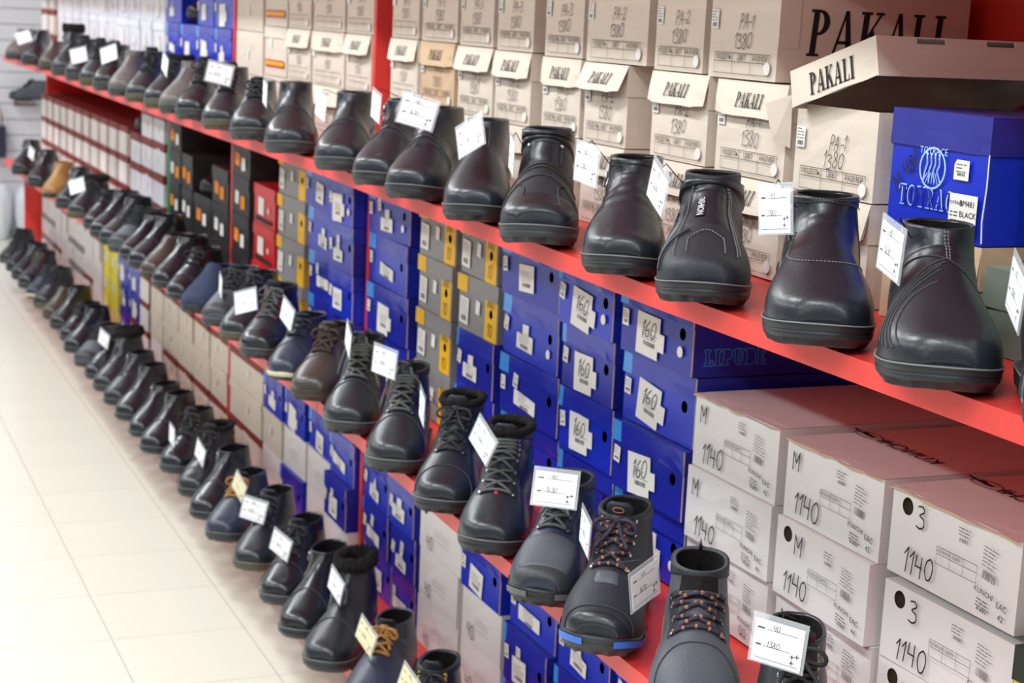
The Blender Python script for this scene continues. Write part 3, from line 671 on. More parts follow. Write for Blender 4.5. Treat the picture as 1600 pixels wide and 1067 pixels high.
# ================================================================ lettering (flat meshes in the local x-z plane, facing -y)
def _arc(cx, cz, rx, rz, a0, a1, n=12): return [(cx+rx*math.cos(math.radians(a0+(a1-a0)*i/n)), cz+rz*math.sin(math.radians(a0+(a1-a0)*i/n))) for i in range(n+1)]
def _ring(o, i): return [[o[k], o[k+1], i[k+1], i[k]] for k in range(len(o)-1)]
def _q(x0, z0, x1, z1): return [(x0, z0), (x1, z0), (x1, z1), (x0, z1)]
SERIF = {
 'P': (.62, [_q(.10, .05, .27, .95), _q(.02, 0, .38, .06), _q(.02, .94, .30, 1)]+_ring(_arc(.27, .725, .33, .275, 90, -90), _arc(.27, .725, .15, .215, 90, -90))),
 'A': (.74, [[(.36, 1), (.42, 1), (.16, .05), (.08, .05)], [(.34, 1), (.46, 1), (.68, .05), (.49, .05)], _q(.20, .28, .54, .35), _q(.0, 0, .25, .06), _q(.42, 0, .76, .06)]),
 'K': (.74, [_q(.10, .05, .28, .95), _q(.02, 0, .36, .06), _q(.02, .94, .36, 1), [(.28, .40), (.28, .50), (.58, .95), (.66, .95)], [(.33, .50), (.44, .62), (.72, .05), (.52, .05)], _q(.46, 0, .78, .06), _q(.46, .94, .72, 1)]),
 'L': (.60, [_q(.10, .05, .28, .95), _q(.02, 0, .58, .06), _q(.02, .94, .36, 1), [(.50, .06), (.58, .06), (.58, .30), (.55, .30)]]),
 'I': (.40, [_q(.10, .05, .28, .95), _q(.02, 0, .36, .06), _q(.02, .94, .36, 1)]),
 'T': (.66, [_q(.24, .05, .42, .95), _q(.14, 0, .52, .06), _q(.0, .92, .66, 1), _q(.0, .72, .05, .95), _q(.61, .72, .66, .95)]),
 'O': (.78, _ring(_arc(.38, .5, .36, .5, 0, 360, 24), _arc(.38, .5, .17, .42, 0, 360, 24))),
 'Y': (.72, [_q(.28, .05, .44, .5), _q(.18, 0, .54, .06), [(.04, .95), (.24, .95), (.44, .46), (.28, .46)], [(.56, .95), (.64, .95), (.42, .46), (.36, .5)], _q(0, .94, .32, 1), _q(.48, .94, .72, 1)]),
 'R': (.74, [_q(.10, .05, .27, .95), _q(.02, 0, .38, .06), _q(.02, .94, .30, 1), [(.27, .46), (.42, .46), (.70, .0), (.50, .0)]]+_ring(_arc(.27, .725, .33, .275, 90, -90), _arc(.27, .725, .15, .215, 90, -90))),
 'C': (.70, _ring(_arc(.38, .5, .36, .5, 50, 310, 22), _arc(.38, .5, .17, .42, 50, 310, 22)))}
SLAB = {'L': [(0, 0), (.62, 0), (.62, .34), (.5, .34), (.46, .16), (.34, .16), (.34, .86), (.42, .86), (.42, 1), (0, 1), (0, .86), (.1, .86), (.1, .14), (0, .14)],
 'I': [(0, 0), (.44, 0), (.44, .14), (.34, .14), (.34, .86), (.44, .86), (.44, 1), (0, 1), (0, .86), (.1, .86), (.1, .14), (0, .14)],
 'P': [(0, 0), (.44, 0), (.44, .14), (.34, .14), (.34, .36), (.52, .38), (.66, .5), (.68, .7), (.62, .9), (.46, 1), (0, 1), (0, .86), (.1, .86), (.1, .14), (0, .14)],
 'U': [(.1, .86), (.1, .28), (.2, .06), (.38, 0), (.56, .06), (.66, .28), (.66, .86), (.74, .86), (.74, 1), (.44, 1), (.44, .86), (.5, .86), (.5, .3), (.42, .17), (.34, .3), (.34, .86), (.42, .86), (.42, 1), (0, 1), (0, .86)],
 'D': [(0, 0), (.44, 0), (.62, .1), (.72, .34), (.72, .66), (.62, .9), (.44, 1), (0, 1), (0, .86), (.1, .86), (.1, .14), (0, .14)],
 'E': [(0, 0), (.62, 0), (.62, .32), (.52, .32), (.48, .15), (.34, .15), (.34, .43), (.46, .43), (.46, .58), (.34, .58), (.34, .85), (.48, .85), (.52, .70), (.62, .70), (.62, 1), (0, 1), (0, .86), (.1, .86), (.1, .14), (0, .14)]}
HAND = {'0': [[(.35, 1), (.12, .8), (.05, .4), (.2, .03), (.42, .05), (.56, .4), (.54, .8), (.35, 1)]], '1': [[(.05, .7), (.28, 1), (.2, 0)]], '2': [[(.05, .75), (.25, 1), (.48, .8), (.35, .4), (.05, .02), (.55, .06)]],
 '3': [[(.05, .95), (.35, 1), (.5, .8), (.2, .58), (.5, .45), (.55, .15), (.3, 0), (.02, .06)]], '4': [[(.08, 1), (.02, .5), (.45, .5)], [(.45, .98), (.42, 0)]], '6': [[(.4, 1), (.1, .6), (.05, .2), (.25, 0), (.48, .15), (.4, .42), (.1, .35)]],
 '8': [[(.45, .85), (.25, 1), (.1, .8), (.5, .3), (.3, 0), (.06, .2), (.45, .7), (.45, .85)]], 'P': [[(.1, 0), (.2, 1), (.5, .9), (.48, .6), (.15, .5)]], 'A': [[(0, 0), (.3, 1), (.5, 0)], [(.1, .4), (.45, .4)]],
 '-': [[(.08, .4), (.45, .42)]], 'M': [[(.05, 0), (.02, .95), (.35, .4), (.62, 1), (.6, 0)]], 'K': [[(.1, 1), (.08, 0)], [(.5, 1), (.1, .5), (.5, 0)]], '5': [[(.5, 1), (.12, .98), (.1, .6), (.45, .5), (.45, .1), (.05, 0)]], '/': [[(.3, 1), (.05, 0)]], ' ': [[]]}
TC = {}
def flat(polys, m, name, key=None, y=0.):
    v, f = [], []
    for p in polys:
        n = len(v); v += [(a, y, c) for a, c in p]; f.append(tuple(range(n, n+len(p))))
    return mesh(name, v, f, m)
def serif(txt, h, m=INK, cond=.82, slant=.0, key='printed_lettering'):
    k = ('s', txt, h, m.name, slant, cond)
    if k in TC: return TC[k]
    x, P = 0, []
    for c in txt:
        w_, ps = SERIF[c]
        for p in ps: P.append([((x+a*cond+slant*z)*h, (z-.5)*h) for a, z in p])
        x += (w_+.06)*cond
    s = x*h/2; P = [[(a-s, z) for a, z in p] for p in P]; TC[k] = flat(P, m, key); return TC[k]
def ribbon(pts, w):
    out = []
    for a, b in zip(pts[:-1], pts[1:]):
        dx, dz = b[0]-a[0], b[1]-a[1]; l = math.hypot(dx, dz) or 1; nx, nz = -dz/l*w/2, dx/l*w/2; ex, ez = dx/l*w*.3, dz/l*w*.3
        out.append([(a[0]-nx-ex, a[1]-nz-ez), (b[0]-nx+ex, b[1]-nz+ez), (b[0]+nx+ex, b[1]+nz+ez), (a[0]+nx-ex, a[1]+nz-ez)])
    return out
def crom(p, n=5):
    if len(p) < 3: return p
    q = np.array(p); t = np.linspace(0, len(p)-1, (len(p)-1)*n+1); return [tuple(r) for r in smooth_interp(np.arange(len(p)), q, t)]
def hand(txt, h, m=PEN, w=.0017, slant=.18, seed=0, sharp=False):
    k = ('h', txt, h, m.name, w, seed)
    if k in TC: return TC[k]
    rng = random.Random(seed); x, P = 0, []
    for c in txt:
        dz = rng.uniform(-.06, .06); sc = rng.uniform(.9, 1.1)
        for st in HAND[c]:
            if len(st) > 1:
                q = [((x+a*sc+slant*z)*h, (z*sc-.5+dz)*h) for a, z in st]; P += ribbon(crom(q, 4) if c not in 'AM4-K/1' else q, w)
        x += .66 if c not in '1-' else .42
    s = x*h/2; TC[k] = flat([[(a-s, z) for a, z in p] for p in P], m, 'handwriting'); return TC[k]
def slab(txt, h, m, w=.0012):
    k = ('b', txt, h, m.name)
    if k in TC: return TC[k]
    x, P = 0, []
    for c in txt:
        p = SLAB[c]; q = [((x+a)*h, (z-.5)*h) for a, z in p+[p[0]]]; P += ribbon(q, w); x += max(a for a, _ in p)+.1
    s = x*h/2; TC[k] = flat([[(a-s, z) for a, z in p] for p in P], m, 'printed_lettering'); return TC[k]
def sans(txt, h, m=INK):
    k = ('t', txt, h, m.name)
    if k in TC: return TC[k]
    cu = bpy.data.curves.new('text', 'FONT'); cu.body = txt; cu.size = h*1.35; cu.align_x = 'CENTER'; cu.align_y = 'CENTER'; cu.resolution_u = 2
    o = bpy.data.objects.new('text_tmp', cu); COL.objects.link(o); bpy.context.view_layer.update()
    me = bpy.data.meshes.new_from_object(o.evaluated_get(bpy.context.evaluated_depsgraph_get())); bpy.data.objects.remove(o); bpy.data.curves.remove(cu)
    for v in me.vertices: v.co = (v.co.x, 0, v.co.y)
    me.materials.clear(); me.materials.append(m); me.name = 'printed_lettering'; TC[k] = me; return me
def table(w_, h_, cols=3, m=INK, th=.0008):
    k = ('tb', w_, h_, cols, m.name)
    if k in TC: return TC[k]
    P = []
    for z in (-h_/2, 0.08*h_, h_/2): P += ribbon([(-w_/2, z), (w_/2, z)], th)
    for i in range(cols+1): x = -w_/2+w_*i/cols; P += ribbon([(x, -h_/2), (x, h_/2)], th)
    TC[k] = flat(P, m, 'printed_table'); return TC[k]
def fineprint(w_, h_, seed, m=PRINT, barcode=True):
    k = ('fp', w_, h_, seed, m.name)
    if k in TC: return TC[k]
    rng = random.Random(seed); P = []; z = h_/2-h_*.08
    while z > (-h_/2+h_*.36 if barcode else -h_/2+.002):
        x = -w_/2+w_*.06; e = x+w_*rng.uniform(.45, .86)
        while x < e:
            l = rng.uniform(.004, .012); P.append(_q(x, z-.0006, min(x+l, w_/2-.002), z+.0006)); x += l+.002
        z -= max(.0042, h_*.1)
    if barcode:
        x = -w_/2+w_*.18
        while x < w_/2-w_*.2: l = rng.choice((.0006, .0011, .0016)); P.append(_q(x, -h_/2+h_*.07, x+l, -h_/2+h_*.3)); x += l+rng.choice((.0007, .0013))
    TC[k] = flat(P, m, 'fine_print'); return TC[k]
def poly(pts, m, name): return flat([pts], m, name)
me = sans('FASHION', .012, CARD).copy()      # raised lettering on the strapped boot's badge
for v in me.vertices:
    p = STRAPBOOT.l.S(np.array([.482-v.co.x*1.9]), rad(np.array([101.-v.co.z*800])), .0033)[0]; v.co = p
ob('badge_lettering', me, [c for c in VAR['strap'][0].children if c.name.startswith('badge_plate')][0])
# ================================================================ shoe boxes (front faces local -y, left-right is x, base at z = 0)
BC = {}
def holed(xa, xb, za, zb, hx, hz, hr):
    """outer rectangle points and hole points at the same angles, corners included"""
    A = sorted([2*math.pi*i/24 for i in range(24)]+[math.atan2(z-hz, x-hx) % (2*math.pi) for x in (xa, xb) for z in (za, zb)]); per, ci = [], []
    for a in A:
        c, s = math.cos(a), math.sin(a); t = min([((xb if c > 0 else xa)-hx)/c] if abs(c) > 1e-9 else [9.], [((zb if s > 0 else za)-hz)/s] if abs(s) > 1e-9 else [9.])[0]
        per.append((hx+c*t, 0, hz+s*t)); ci.append((hx+hr*c, 0, hz+hr*s))
    return per, ci
def body_mesh(w_, d, h, m, seed=0, hole=None, open_top=False, bow=.002, inner=KRAFTIN, sidem=None):
    k = ('body', w_, d, h, m.name, seed, hole, open_top, sidem.name if sidem else 0)
    if k in BC: return BC[k]
    rng = random.Random(seed*13+5); n = 7; b = MB()
    j = lambda s=.0015: rng.uniform(-s, s)
    X = lambda i: -w_/2+w_*i/(n-1)
    bz = [[-bow*math.sin(math.pi*i/(n-1))*math.sin(math.pi*k_/(n-1))*rng.uniform(.4, 1.4)+j(.0006) for k_ in range(n)] for i in range(n)]
    if hole:
        hx, hz, hr = hole; per, ci = holed(-w_/2, w_/2, 0, h, hx, hz, hr); N = len(per)
        b.add(per+ci, [(i, (i+1) % N, N+(i+1) % N, N+i) for i in range(N)])
    else:
        v = [(X(i), bz[i][k_] if 0 < i < n-1 else 0, h*k_/(n-1)) for i in range(n) for k_ in range(n)]
        b.add(v, [(i*n+k_, (i+1)*n+k_, (i+1)*n+k_+1, i*n+k_+1) for i in range(n-1) for k_ in range(n-1)])
    for sx in (-1, 1): b.add([(sx*w_/2, 0, 0), (sx*w_/2, d, 0), (sx*w_/2, d, h), (sx*w_/2, 0, h)], [(0, 1, 2, 3)], 2)
    b.add([(-w_/2, d, 0), (w_/2, d, 0), (w_/2, d, h), (-w_/2, d, h)], [(0, 1, 2, 3)]); b.add([(-w_/2, 0, 0), (w_/2, 0, 0), (w_/2, d, 0), (-w_/2, d, 0)], [(0, 1, 2, 3)])
    if not open_top: b.add([(-w_/2, 0, h), (w_/2, 0, h), (w_/2, d, h), (-w_/2, d, h)], [(0, 1, 2, 3)])
    if hole or open_top:
        q = .003; b.add([(sx*(w_/2-q), yy, zz) for sx in (-1, 1) for yy in (q, d-q) for zz in (q, h-.001)], [(0, 1, 3, 2), (4, 5, 7, 6), (2, 3, 7, 6), (0, 2, 6, 4)], 1)
    BC[k] = b.mesh('body', [m, inner, sidem or m]); return BC[k]
def lid_mesh(w_, d, lh, m, flap=None, over=.0022, topm=None, seed=0, slots=()):
    """shallow lid: top sheet and four skirts; front skirt may hang out as a flap (angle)"""
    k = ('lid', w_, d, lh, m.name, flap, topm.name if topm else 0, seed, slots)
    if k in BC: return BC[k]
    rng = random.Random(seed+3); W, D, t = w_/2+over, d+over, .0018; b = MB(); z0, z1 = -lh, .0018
    b.box(-W, W, -over, D, 0, z1, 1 if topm else 0)
    for sx in (-1, 1):
        xa, xb = min(sx*W, sx*(W-t)), max(sx*W, sx*(W-t))
        if sx > 0 and slots:      # real openings cut along the top of this skirt
            b.box(xa, xb, -over, D, z0, -.007); e = [-over]+[q for a_ in slots for q in a_]+[D]
            for q in range(0, len(e), 2): b.box(xa, xb, e[q], e[q+1], -.007, 0)
        else: b.box(xa, xb, -over, D, z0, 0)
    b.box(-W, W, D-t, D, z0, 0)
    fo = math.sin(flap)*lh if flap else 0; fz = -math.cos(flap)*lh if flap else z0; n = 6; v = []
    for s in (0, t):
        for i in range(n+1):
            x = -W+2*W*i/n; cu = rng.uniform(-.002, .002)+(.006 if flap and i in (0, n) else 0)
            v += [(x, -over+s, z1), (x*(.985 if flap else 1), -over+s-fo*.5+cu*.3, fz*.5), (x*(.97 if flap else 1), -over+s-fo+cu, fz+abs(cu)*.8)]
    f = []
    for s in range(2):
        o = s*(n+1)*3
        for i in range(n):
            for r in range(2): f.append((o+i*3+r, o+(i+1)*3+r, o+(i+1)*3+r+1, o+i*3+r+1))
    b.add(v, f); BC[k] = b.mesh('lid', [m, topm or m]); return BC[k]
def make_box(name, loc, w_, d, h, m, lidm=None, lh=.04, seed=0, rz=0, tilt=(0, 0), hole=None, flap=None, topm=None, sidem=None, open_top=False):
    w_ -= .009; rz = max(-.016, min(.016, rz)); d = min(d, .325)      # boxes turn about their middle and keep clear of their neighbours
    loc = (loc[0]+d/2*(1-math.cos(rz)), loc[1]-d/2*math.sin(rz), loc[2])
    r = empty(name, loc, (tilt[0], tilt[1], -math.pi/2+rz)); r['half'] = w_/2+.004
    bd = ob('body', body_mesh(w_, d, h-(.002 if lidm else 0), m, seed % 4, hole, open_top, sidem=sidem), r)
    ld = ob('lid', lid_mesh(w_, d, lh, lidm, flap, topm=topm, seed=seed % 3), r, (0, 0, h-.002)) if lidm else None
    return r, bd, ld
def deco(parent, me, x, z, y=-.0035, rot=0, name=None):
    return ob(name or me.name.split('.')[0], me, parent, (x, y, z), (0, rot, 0))
STK = {'house': [(-.035, -.022), (.035, -.022), (.035, .006), (.012, .008), (.0, .034), (-.012, .01), (-.035, .008)], 'ell': [(-.04, -.02), (.04, -.02), (.04, .012), (.018, .012), (.018, .032), (-.012, .03), (-.012, .010), (-.04, .010)],
       'rect': [(-.035, -.026), (.035, -.026), (.035, .026), (-.035, .026)], 'big': [(-.045, -.034), (.03, -.034), (.03, -.018), (.05, -.018), (.05, .012), (.034, .012), (.034, .036), (-.045, .036)], 'small': [(-.011, -.014), (.011, -.014), (.011, .014), (-.011, .014)], 'wide': [(-.05, -.014), (.05, -.018), (.05, .010), (-.05, .016)]}
STM = {k: poly(v, PAPER, 'label_sticker') for k, v in STK.items()}
def disc(r, m, n=20): return poly([(r*math.cos(2*math.pi*i/n), r*math.sin(2*math.pi*i/n)) for i in range(n)], m, 'round_sticker')
DISC = disc(.009, PAPER)
ROWN = {0: 'bottom', 1: 'second', 2: 'third', 3: 'fourth', 4: 'fifth'}
def kraftbox(y_0, y_1, z, h, row, where, txt='PA-1', num='1380', lid=True, flap=.25, rz=0., seed=0, m=None, big=False, dx=0., fine=True, tilt=(0, 0), openb=False):
    m = m or KRAFT; w_ = y_1-y_0-.006
    r, bd, ld = make_box('kraft_shoe_box', (XBOX+dx, (y_0+y_1)/2, z), w_, .33, h, m, m if lid else None, .05, seed, rz, tilt, flap=flap if lid else None, open_top=openb)
    st = deco(r, STM['small'], -w_/2+.022, h*.62, -.0036, .03, 'barcode_sticker')
    deco(bd, hand(txt, .020, PEN, .0013, seed=seed), .012, h*.60, -.0036, -.05); deco(bd, hand(num, .021, PEN, .0014, seed=seed+1), .004, h*.40, -.0036, -.06)
    deco(bd, table(w_*.78, .030), .004, h*.16, -.0036)
    if fine:
        for i, t in enumerate(('МОДЕЛЬ', 'ЦВЕТ', 'РАЗМЕР')): deco(bd, sans(t, .0078), .004+(i-1)*w_*.26, h*.16+.0085, -.0037)
        deco(st, fineprint(.02, .026, seed % 3), 0, 0, -.0004)
    deco(r, DISC, w_*.38, h*.13, -.0039)
    if lid:
        sa = flap or 0; o = deco(ld, serif('PAKALI', .022, INK, .82, .12), .004, -.025*math.cos(sa), -.0036-.025*math.sin(sa)-.0012); o.rotation_euler = (-sa, 0, 0)
    if big:
        o = ob('printed_lettering', serif('PAKALI', .066, INK, .86, .08), bd, (w_/2-.0039, .165, h*.52), (0, 0, math.pi/2)); o['label'] = 'large black lettering on the box side'
        b = MB(); b.box(w_/2-.0045, w_/2-.0030, .0, .034, h*.35, h*.98); ob('side_flap', b.mesh('side_flap', m), bd)
    tag(r, where, 'box', 'kraft shoe boxes on the top shelf'); return r
def bluebox(y_0, y_1, z, h, where, group, seed=0, rz=0., num=None, stick=('ell', 'small'), side=False, cloud=False, m=None, disc_=False, dx=0., hole=True, tilt=(0, 0), fine=True, lid=True):
    w_ = y_1-y_0-.008
    r, bd, ld = make_box('blue_shoe_box', (XBOX+dx, (y_0+y_1)/2, z), w_, .33, h, m or BLUE, LIDBLUE if lid else None, .036, seed, rz, tilt, hole=(w_*.34, h*.54, .010) if hole else None, topm=BLUE)
    rng = random.Random(seed); x = -.012+rng.uniform(-.012, .012); zz = h*.34+rng.uniform(-.006, .006); ro = rng.uniform(-.08, .12)
    s = deco(r, STM[stick[0]], x, zz, -.0032, ro)
    if fine: deco(s, fineprint(.06, .034, seed % 5), 0, -.002, -.0004)
    for i, st in enumerate(stick[1:]):
        q = deco(r, STM[st], -w_/2+.024+i*.06, h*(.5 if i == 0 else .62), -.0036, ro+rng.uniform(-.2, .2), 'barcode_sticker')
        if fine: deco(q, fineprint(.02, .022, seed % 3), 0, 0, -.0004)
    if fine:
        e = BC.setdefault(('edge', w_, h), None)
        if e is None:
            b = MB(); b.box(w_/2-.0057, w_/2-.0039, -.0008, .0010, .002, h-.04); e = BC[('edge', w_, h)] = b.mesh('worn_edge', KRAFTIN)
        ob('worn_edge', e, bd)
        b = BC.get(('ledge', w_))
        if b is None: m_ = MB(); m_.box(w_/2-.0037, w_/2-.0017, -.0030, -.0012, -.036, .0016); b = BC[('ledge', w_)] = m_.mesh('worn_edge', KRAFTIN)
        ob('worn_edge', b, ld)
    if num: deco(s, hand(num, .028, MARK, .0016, seed=seed), -.004, .012, -.0008, .02)
    if disc_: deco(r, DISC, w_*.34, h*.30, -.0036)
    if side: o = ob('printed_lettering', slab('LIPUDE', .026, LBLUE, .0015), bd, (w_/2-.0039, .078, h*.27), (0, 0, math.pi/2)); o['label'] = 'outlined slab lettering on the box side'
    tag(r, where, 'box', group); return r
def whitebox(y_0, y_1, z, h, where, seed=0, rz=0., let='M', num='1140', hole=False, m=None, tilt=(0, 0), dx=0., top=False, row_top=False, fine=True, group='white shoe cartons on the middle shelf'):
    w_ = y_1-y_0-.006
    r, bd, ld = make_box('white_shoe_box', (XBOX+dx, (y_0+y_1)/2, z), w_, .36, h, m or WHITEB, None, .03, seed, rz, tilt, hole=(-w_*.36, h*.82, .0115) if hole else None)
    if let: deco(bd, hand(let, .027, MARK, .0022, .05, seed), -w_*.36+(.034 if hole else 0), h*.76, -.0042)
    if num: deco(bd, hand(num, .030, MARK, .0022, .05, seed+2), -w_*.22, h*.24, -.0042, .0)
    deco(bd, table(w_*.30, .022, 3, PRINT, .0007), w_*.06, h*.46, -.0042)
    if fine:
        deco(bd, sans('Артикул', .0055, PRINT), -w_*.04, h*.46+.0065, -.0042); deco(bd, sans('Цвет', .0055, PRINT), w_*.06, h*.46+.0065, -.0042)
        deco(bd, fineprint(.026, .020, seed % 4), w_*.10, h*.80, -.0042); deco(bd, fineprint(.036, .046, 7+seed % 4), w_*.30, h*.62, -.0042, .1)
        deco(bd, sans('KUNCHI', .007), w_*.27, h*.30, -.0043, .1); deco(bd, sans('EAC', .008), w_*.40, h*.24, -.0043, .1); deco(bd, sans(str(42+seed % 3), .008), w_*.40, h*.12, -.0043, .1)
        deco(bd, fineprint(.03, .016, 12+seed % 3, INK), w_*.27, h*.15, -.0042, .1)
    if top is not None and top is not False or row_top:
        k = ('tf', round(w_, 3))
        if k not in BC:
            rr = random.Random(seed); n = 10; v = []
            for i in range(n+1):
                x = -w_/2+.005+(w_-.010)*i/n; e = rr.uniform(.003, .010); v += [(x, -e, h+.0012-rr.uniform(0, .003)), (x, .02, h+.0006), (x, .322, h+.0006), (x, -e, h-.0010-rr.uniform(0, .003))]
            BC[k] = mesh('top_flap', v, [q for i in range(n) for q in ((i*4, i*4+4, i*4+5, i*4+1), (i*4+1, i*4+5, i*4+6, i*4+2), (i*4, i*4+3, i*4+7, i*4+4))], None, False, [WHITEB, KRAFTIN], [0, 0, 1]*n)
        ob('top_flap', BC[k], r)
    if top:
        t = ob('printed_lettering', sans('KUNCHI', .026), bd, (0.0, .12, h+.0016), (math.pi/2, 0, math.pi)); t['label'] = 'black lettering printed on the box top'
        N = 28; rg = lambda rx, rz_: [(rx*math.cos(2*math.pi*i/N), rz_*math.sin(2*math.pi*i/N)) for i in range(N+1)]
        P = _ring(rg(.030, .014), rg(.028, .0125))+[_q(-.012, -.004, .008, .003), _q(.006, -.002, .02, .007)]+ribbon([(.022, .0), (.044, .006)], .004)+ribbon([(-.05, 0), (-.036, 0)], .004)
        ob('printed_emblem', flat(P, INK, 'printed_emblem'), bd, (-.095, .12, h+.0016), (math.pi/2, 0, math.pi))
    tag(r, where, 'box', group); return r
def plainbox(name, y_0, y_1, z, h, m, lidm, where, group, seed=0, rz=0., lh=.035, stickers=(), d=.33, dx=0., hole=False, tilt=(0, 0), sidem=None, mats=None):
    w_ = y_1-y_0-.006
    r, bd, ld = make_box(name, (XBOX+dx, (y_0+y_1)/2, z), w_, d, h, m, lidm, lh, seed, rz, tilt, hole=(w_*.34, h*.5, .010) if hole else None, sidem=sidem)
    for i, (k, x, zz, ro) in enumerate(stickers): deco(r, STM[k] if isinstance(k, str) else k, x, zz, -.0036-.0003*i, ro, 'label_sticker')
    tag(r, where, 'box', group); return r
ORD = ['zeroth', 'first', 'second', 'third', 'fourth', 'fifth', 'sixth', 'seventh', 'eighth', 'ninth', 'tenth', 'eleventh', 'twelfth', 'thirteenth', 'fourteenth', 'fifteenth', 'sixteenth', 'seventeenth', 'eighteenth', 'nineteenth', 'twentieth']
rg = random.Random(11)
J = lambda s: rg.uniform(-s, s)
# ---------------------------------------------------------------- top shelf, kraft boxes
KC = [(1.872, 2.082, 'PA-1'), (2.094, 2.306, 'PA-1'), (2.322, 2.522, 'PA-2'), (2.604, 2.782, 'PA-2'), (2.792, 2.968, 'PA-3'), (3.016, 3.202, 'PA-3'), (3.206, 3.41, 'PA-3'), (3.42, 3.642, 'PA-3'),
      (3.648, 3.852, 'PA-3'), (3.985, 4.20, 'PA-4'), (4.21, 4.50, 'PA-4'), (4.51, 4.75, 'PA-4')]
for i, (a, b_, t) in enumerate(KC):
    near = i < 8
    for row in range(3):
        z = ZA+.001+row*.140
        lab = f'kraft shoe box, {ROWN[row]} row up, {ORD[i+1]} stack from the royal blue box'
        kw = dict(txt=t, seed=i*3+row, rz=J(.025), fine=near, flap=(.28, .35, .18)[(i+row) % 3])
        if i == 0 and row == 2: continue
        if i == 0 and row == 1: kw.update(lid=False, openb=True, rz=.0)
        if i == 1 and row == 2: kw.update(big=True, lid=False, rz=0.); a2, b2 = 2.134, 2.345
        elif i == 2 and row == 2: kw.update(lid=False); a2, b2 = 2.352, 2.525
        elif i == 3 and row == 2: kw.update(lid=False, rz=.016); a2, b2 = 2.545, 2.785
        else: a2, b2 = a, b_
        if row == 2 and i >= 4: kw.update(lid=False)
        if i in (6, 7) and row == 2: kw.update(rz=.016*(1 if i == 7 else -1))
        if i == 7 and row == 1: kw.update(m=KRAFTO)
        if i == 3 and row == 1: kw.update(flap=.5, rz=.03)
        zz = z
        kraftbox(a2, b2, zz, .118 if (i == 0 and row == 1) else .138, row, lab, **kw)
# raised kraft lid lying askew over the open box
lr = empty('kraft_box_lid', (XBOX-.02, 1.968, ZA+.327), (-.27, 0, 0))
r2 = ob('lid', lid_mesh(.20, .34, .050, KRAFT, None, seed=1, slots=((.06, .105), (.17, .215))), lr, (0, 0, 0), (0, 0, -math.pi/2)); 
ob('printed_lettering', serif('PAKALI', .030, INK, .86, .0), lr, (-.0042, 0, -.027), (0, 0, -math.pi/2))
tag(lr, 'loose kraft lid propped aslant over an open kraft shoe box', 'box lid')
b = MB(); b.add([(XBOX-.004, 2.085, ZA+.27), (XBOX-.03, 2.115, ZA+.255), (XBOX-.022, 2.10, ZA+.205), (XBOX-.002, 2.085, ZA+.195), (XBOX+.004, 2.078, ZA+.272)], [(0, 1, 2, 3), (0, 4, 1)])
fl = ob('torn_cardboard_flap', b.mesh('torn_cardboard_flap', KRAFT)); tag(fl, 'torn kraft flap curling from the corner of the open kraft box', 'cardboard')
# royal blue box and neighbours
r, bd, ld = make_box('brown_shoe_box', (XBOX, 1.745, ZA+.001), .205, .33, .115, KRAFTO, KRAFTO, .05, 2, 0, flap=.12); tag(r, 'brown cardboard box beneath the royal blue lidded box', 'box')
r, bd, ld = make_box('royal_blue_shoe_box', (XBOX-.005, 1.742, ZA+.1175), .198, .31, .152, BLUET, BLUED, .044, 1, .02)
tag(r, 'royal blue shoe box with round figure emblem and white size label', 'box')
deco(bd, serif('TOYRAC', .026, PALEBL, .9, .0), -.014, .046, -.0042); deco(bd, serif('TOYRAC', .0225, BLUE, .985, .0), -.014, .046, -.0048)
P = _ring([(.026*math.cos(a/24*2*math.pi), .026*math.sin(a/24*2*math.pi)) for a in range(25)], [(.0235*math.cos(a/24*2*math.pi), .0235*math.sin(a/24*2*math.pi)) for a in range(25)])
for i in range(4):
    x = -.012+i*.008; P += ribbon(crom([(x, .013), (x+.001, .005), (x-.002, -.004), (x+.003*(i-1.5), -.016)], 4), .003); P.append([(x+.0022*math.cos(k), .0165+.0022*math.sin(k)) for k in np.linspace(0, 6.28, 9)[:-1]])
for i in range(7): x = -.018+i*.006; P += ribbon([(x*.5, -.006), (x, -.019)], .0011)
deco(bd, flat(P, PALEBL, 'printed_emblem'), -.006, .083, -.0042)
deco(bd, sans('TOYRACE', .009, PALEBL), -.006, .1035, -.0043)
s_ = deco(r, poly([(-.014, -.012), (.014, -.012), (.014, .012), (-.010, .012), (-.014, .006)], PAPER, 'barcode_sticker'), .050, .086, -.0042); deco(s_, fineprint(.022, .016, 2), 0, 0, -.0005)
s_ = deco(r, poly([(-.026, -.024), (.026, -.024), (.026, .024), (-.026, .024)], PAPER, 'size_sticker'), .060, .034, -.0052)
for t, x, z, h_ in (('BM481', .008, .013, .0075), ('BLACK', .010, .000, .0075), ('45', .012, -.014, .0095), ('TOYRACE', -.014, .013, .0045)): deco(s_, sans(t, h_, INK), x, z, -.0005)
deco(s_, fineprint(.018, .014, 4, INK), -.015, -.004, -.0005)
deco(bd, hand('M 481', .019, MARK, .0021, .3, 5), -.060, .074, -.0044, -.8)
b = MB(); b.tube([(.0985, -.004, .004), (.0975, -.0055, .03), (.0995, -.0045, .07), (.0985, -.004, .108)], .0009, 5); ob('worn_edge', b.mesh('worn_edge', PAPER), bd)
for zz, h_, l in ((0, .10, 'grey green cardboard box low beside the brown box'), (.102, .13, 'grey green cardboard box next to the royal blue box')):
    r, bd, ld = make_box('green_shoe_box', (XBOX+(-.02 if zz == 0 else .03), 1.505, ZA+.001+zz), .215, .31, h_, GGREEN, GGREEN, .045, 3, .0); tag(r, l, 'box')
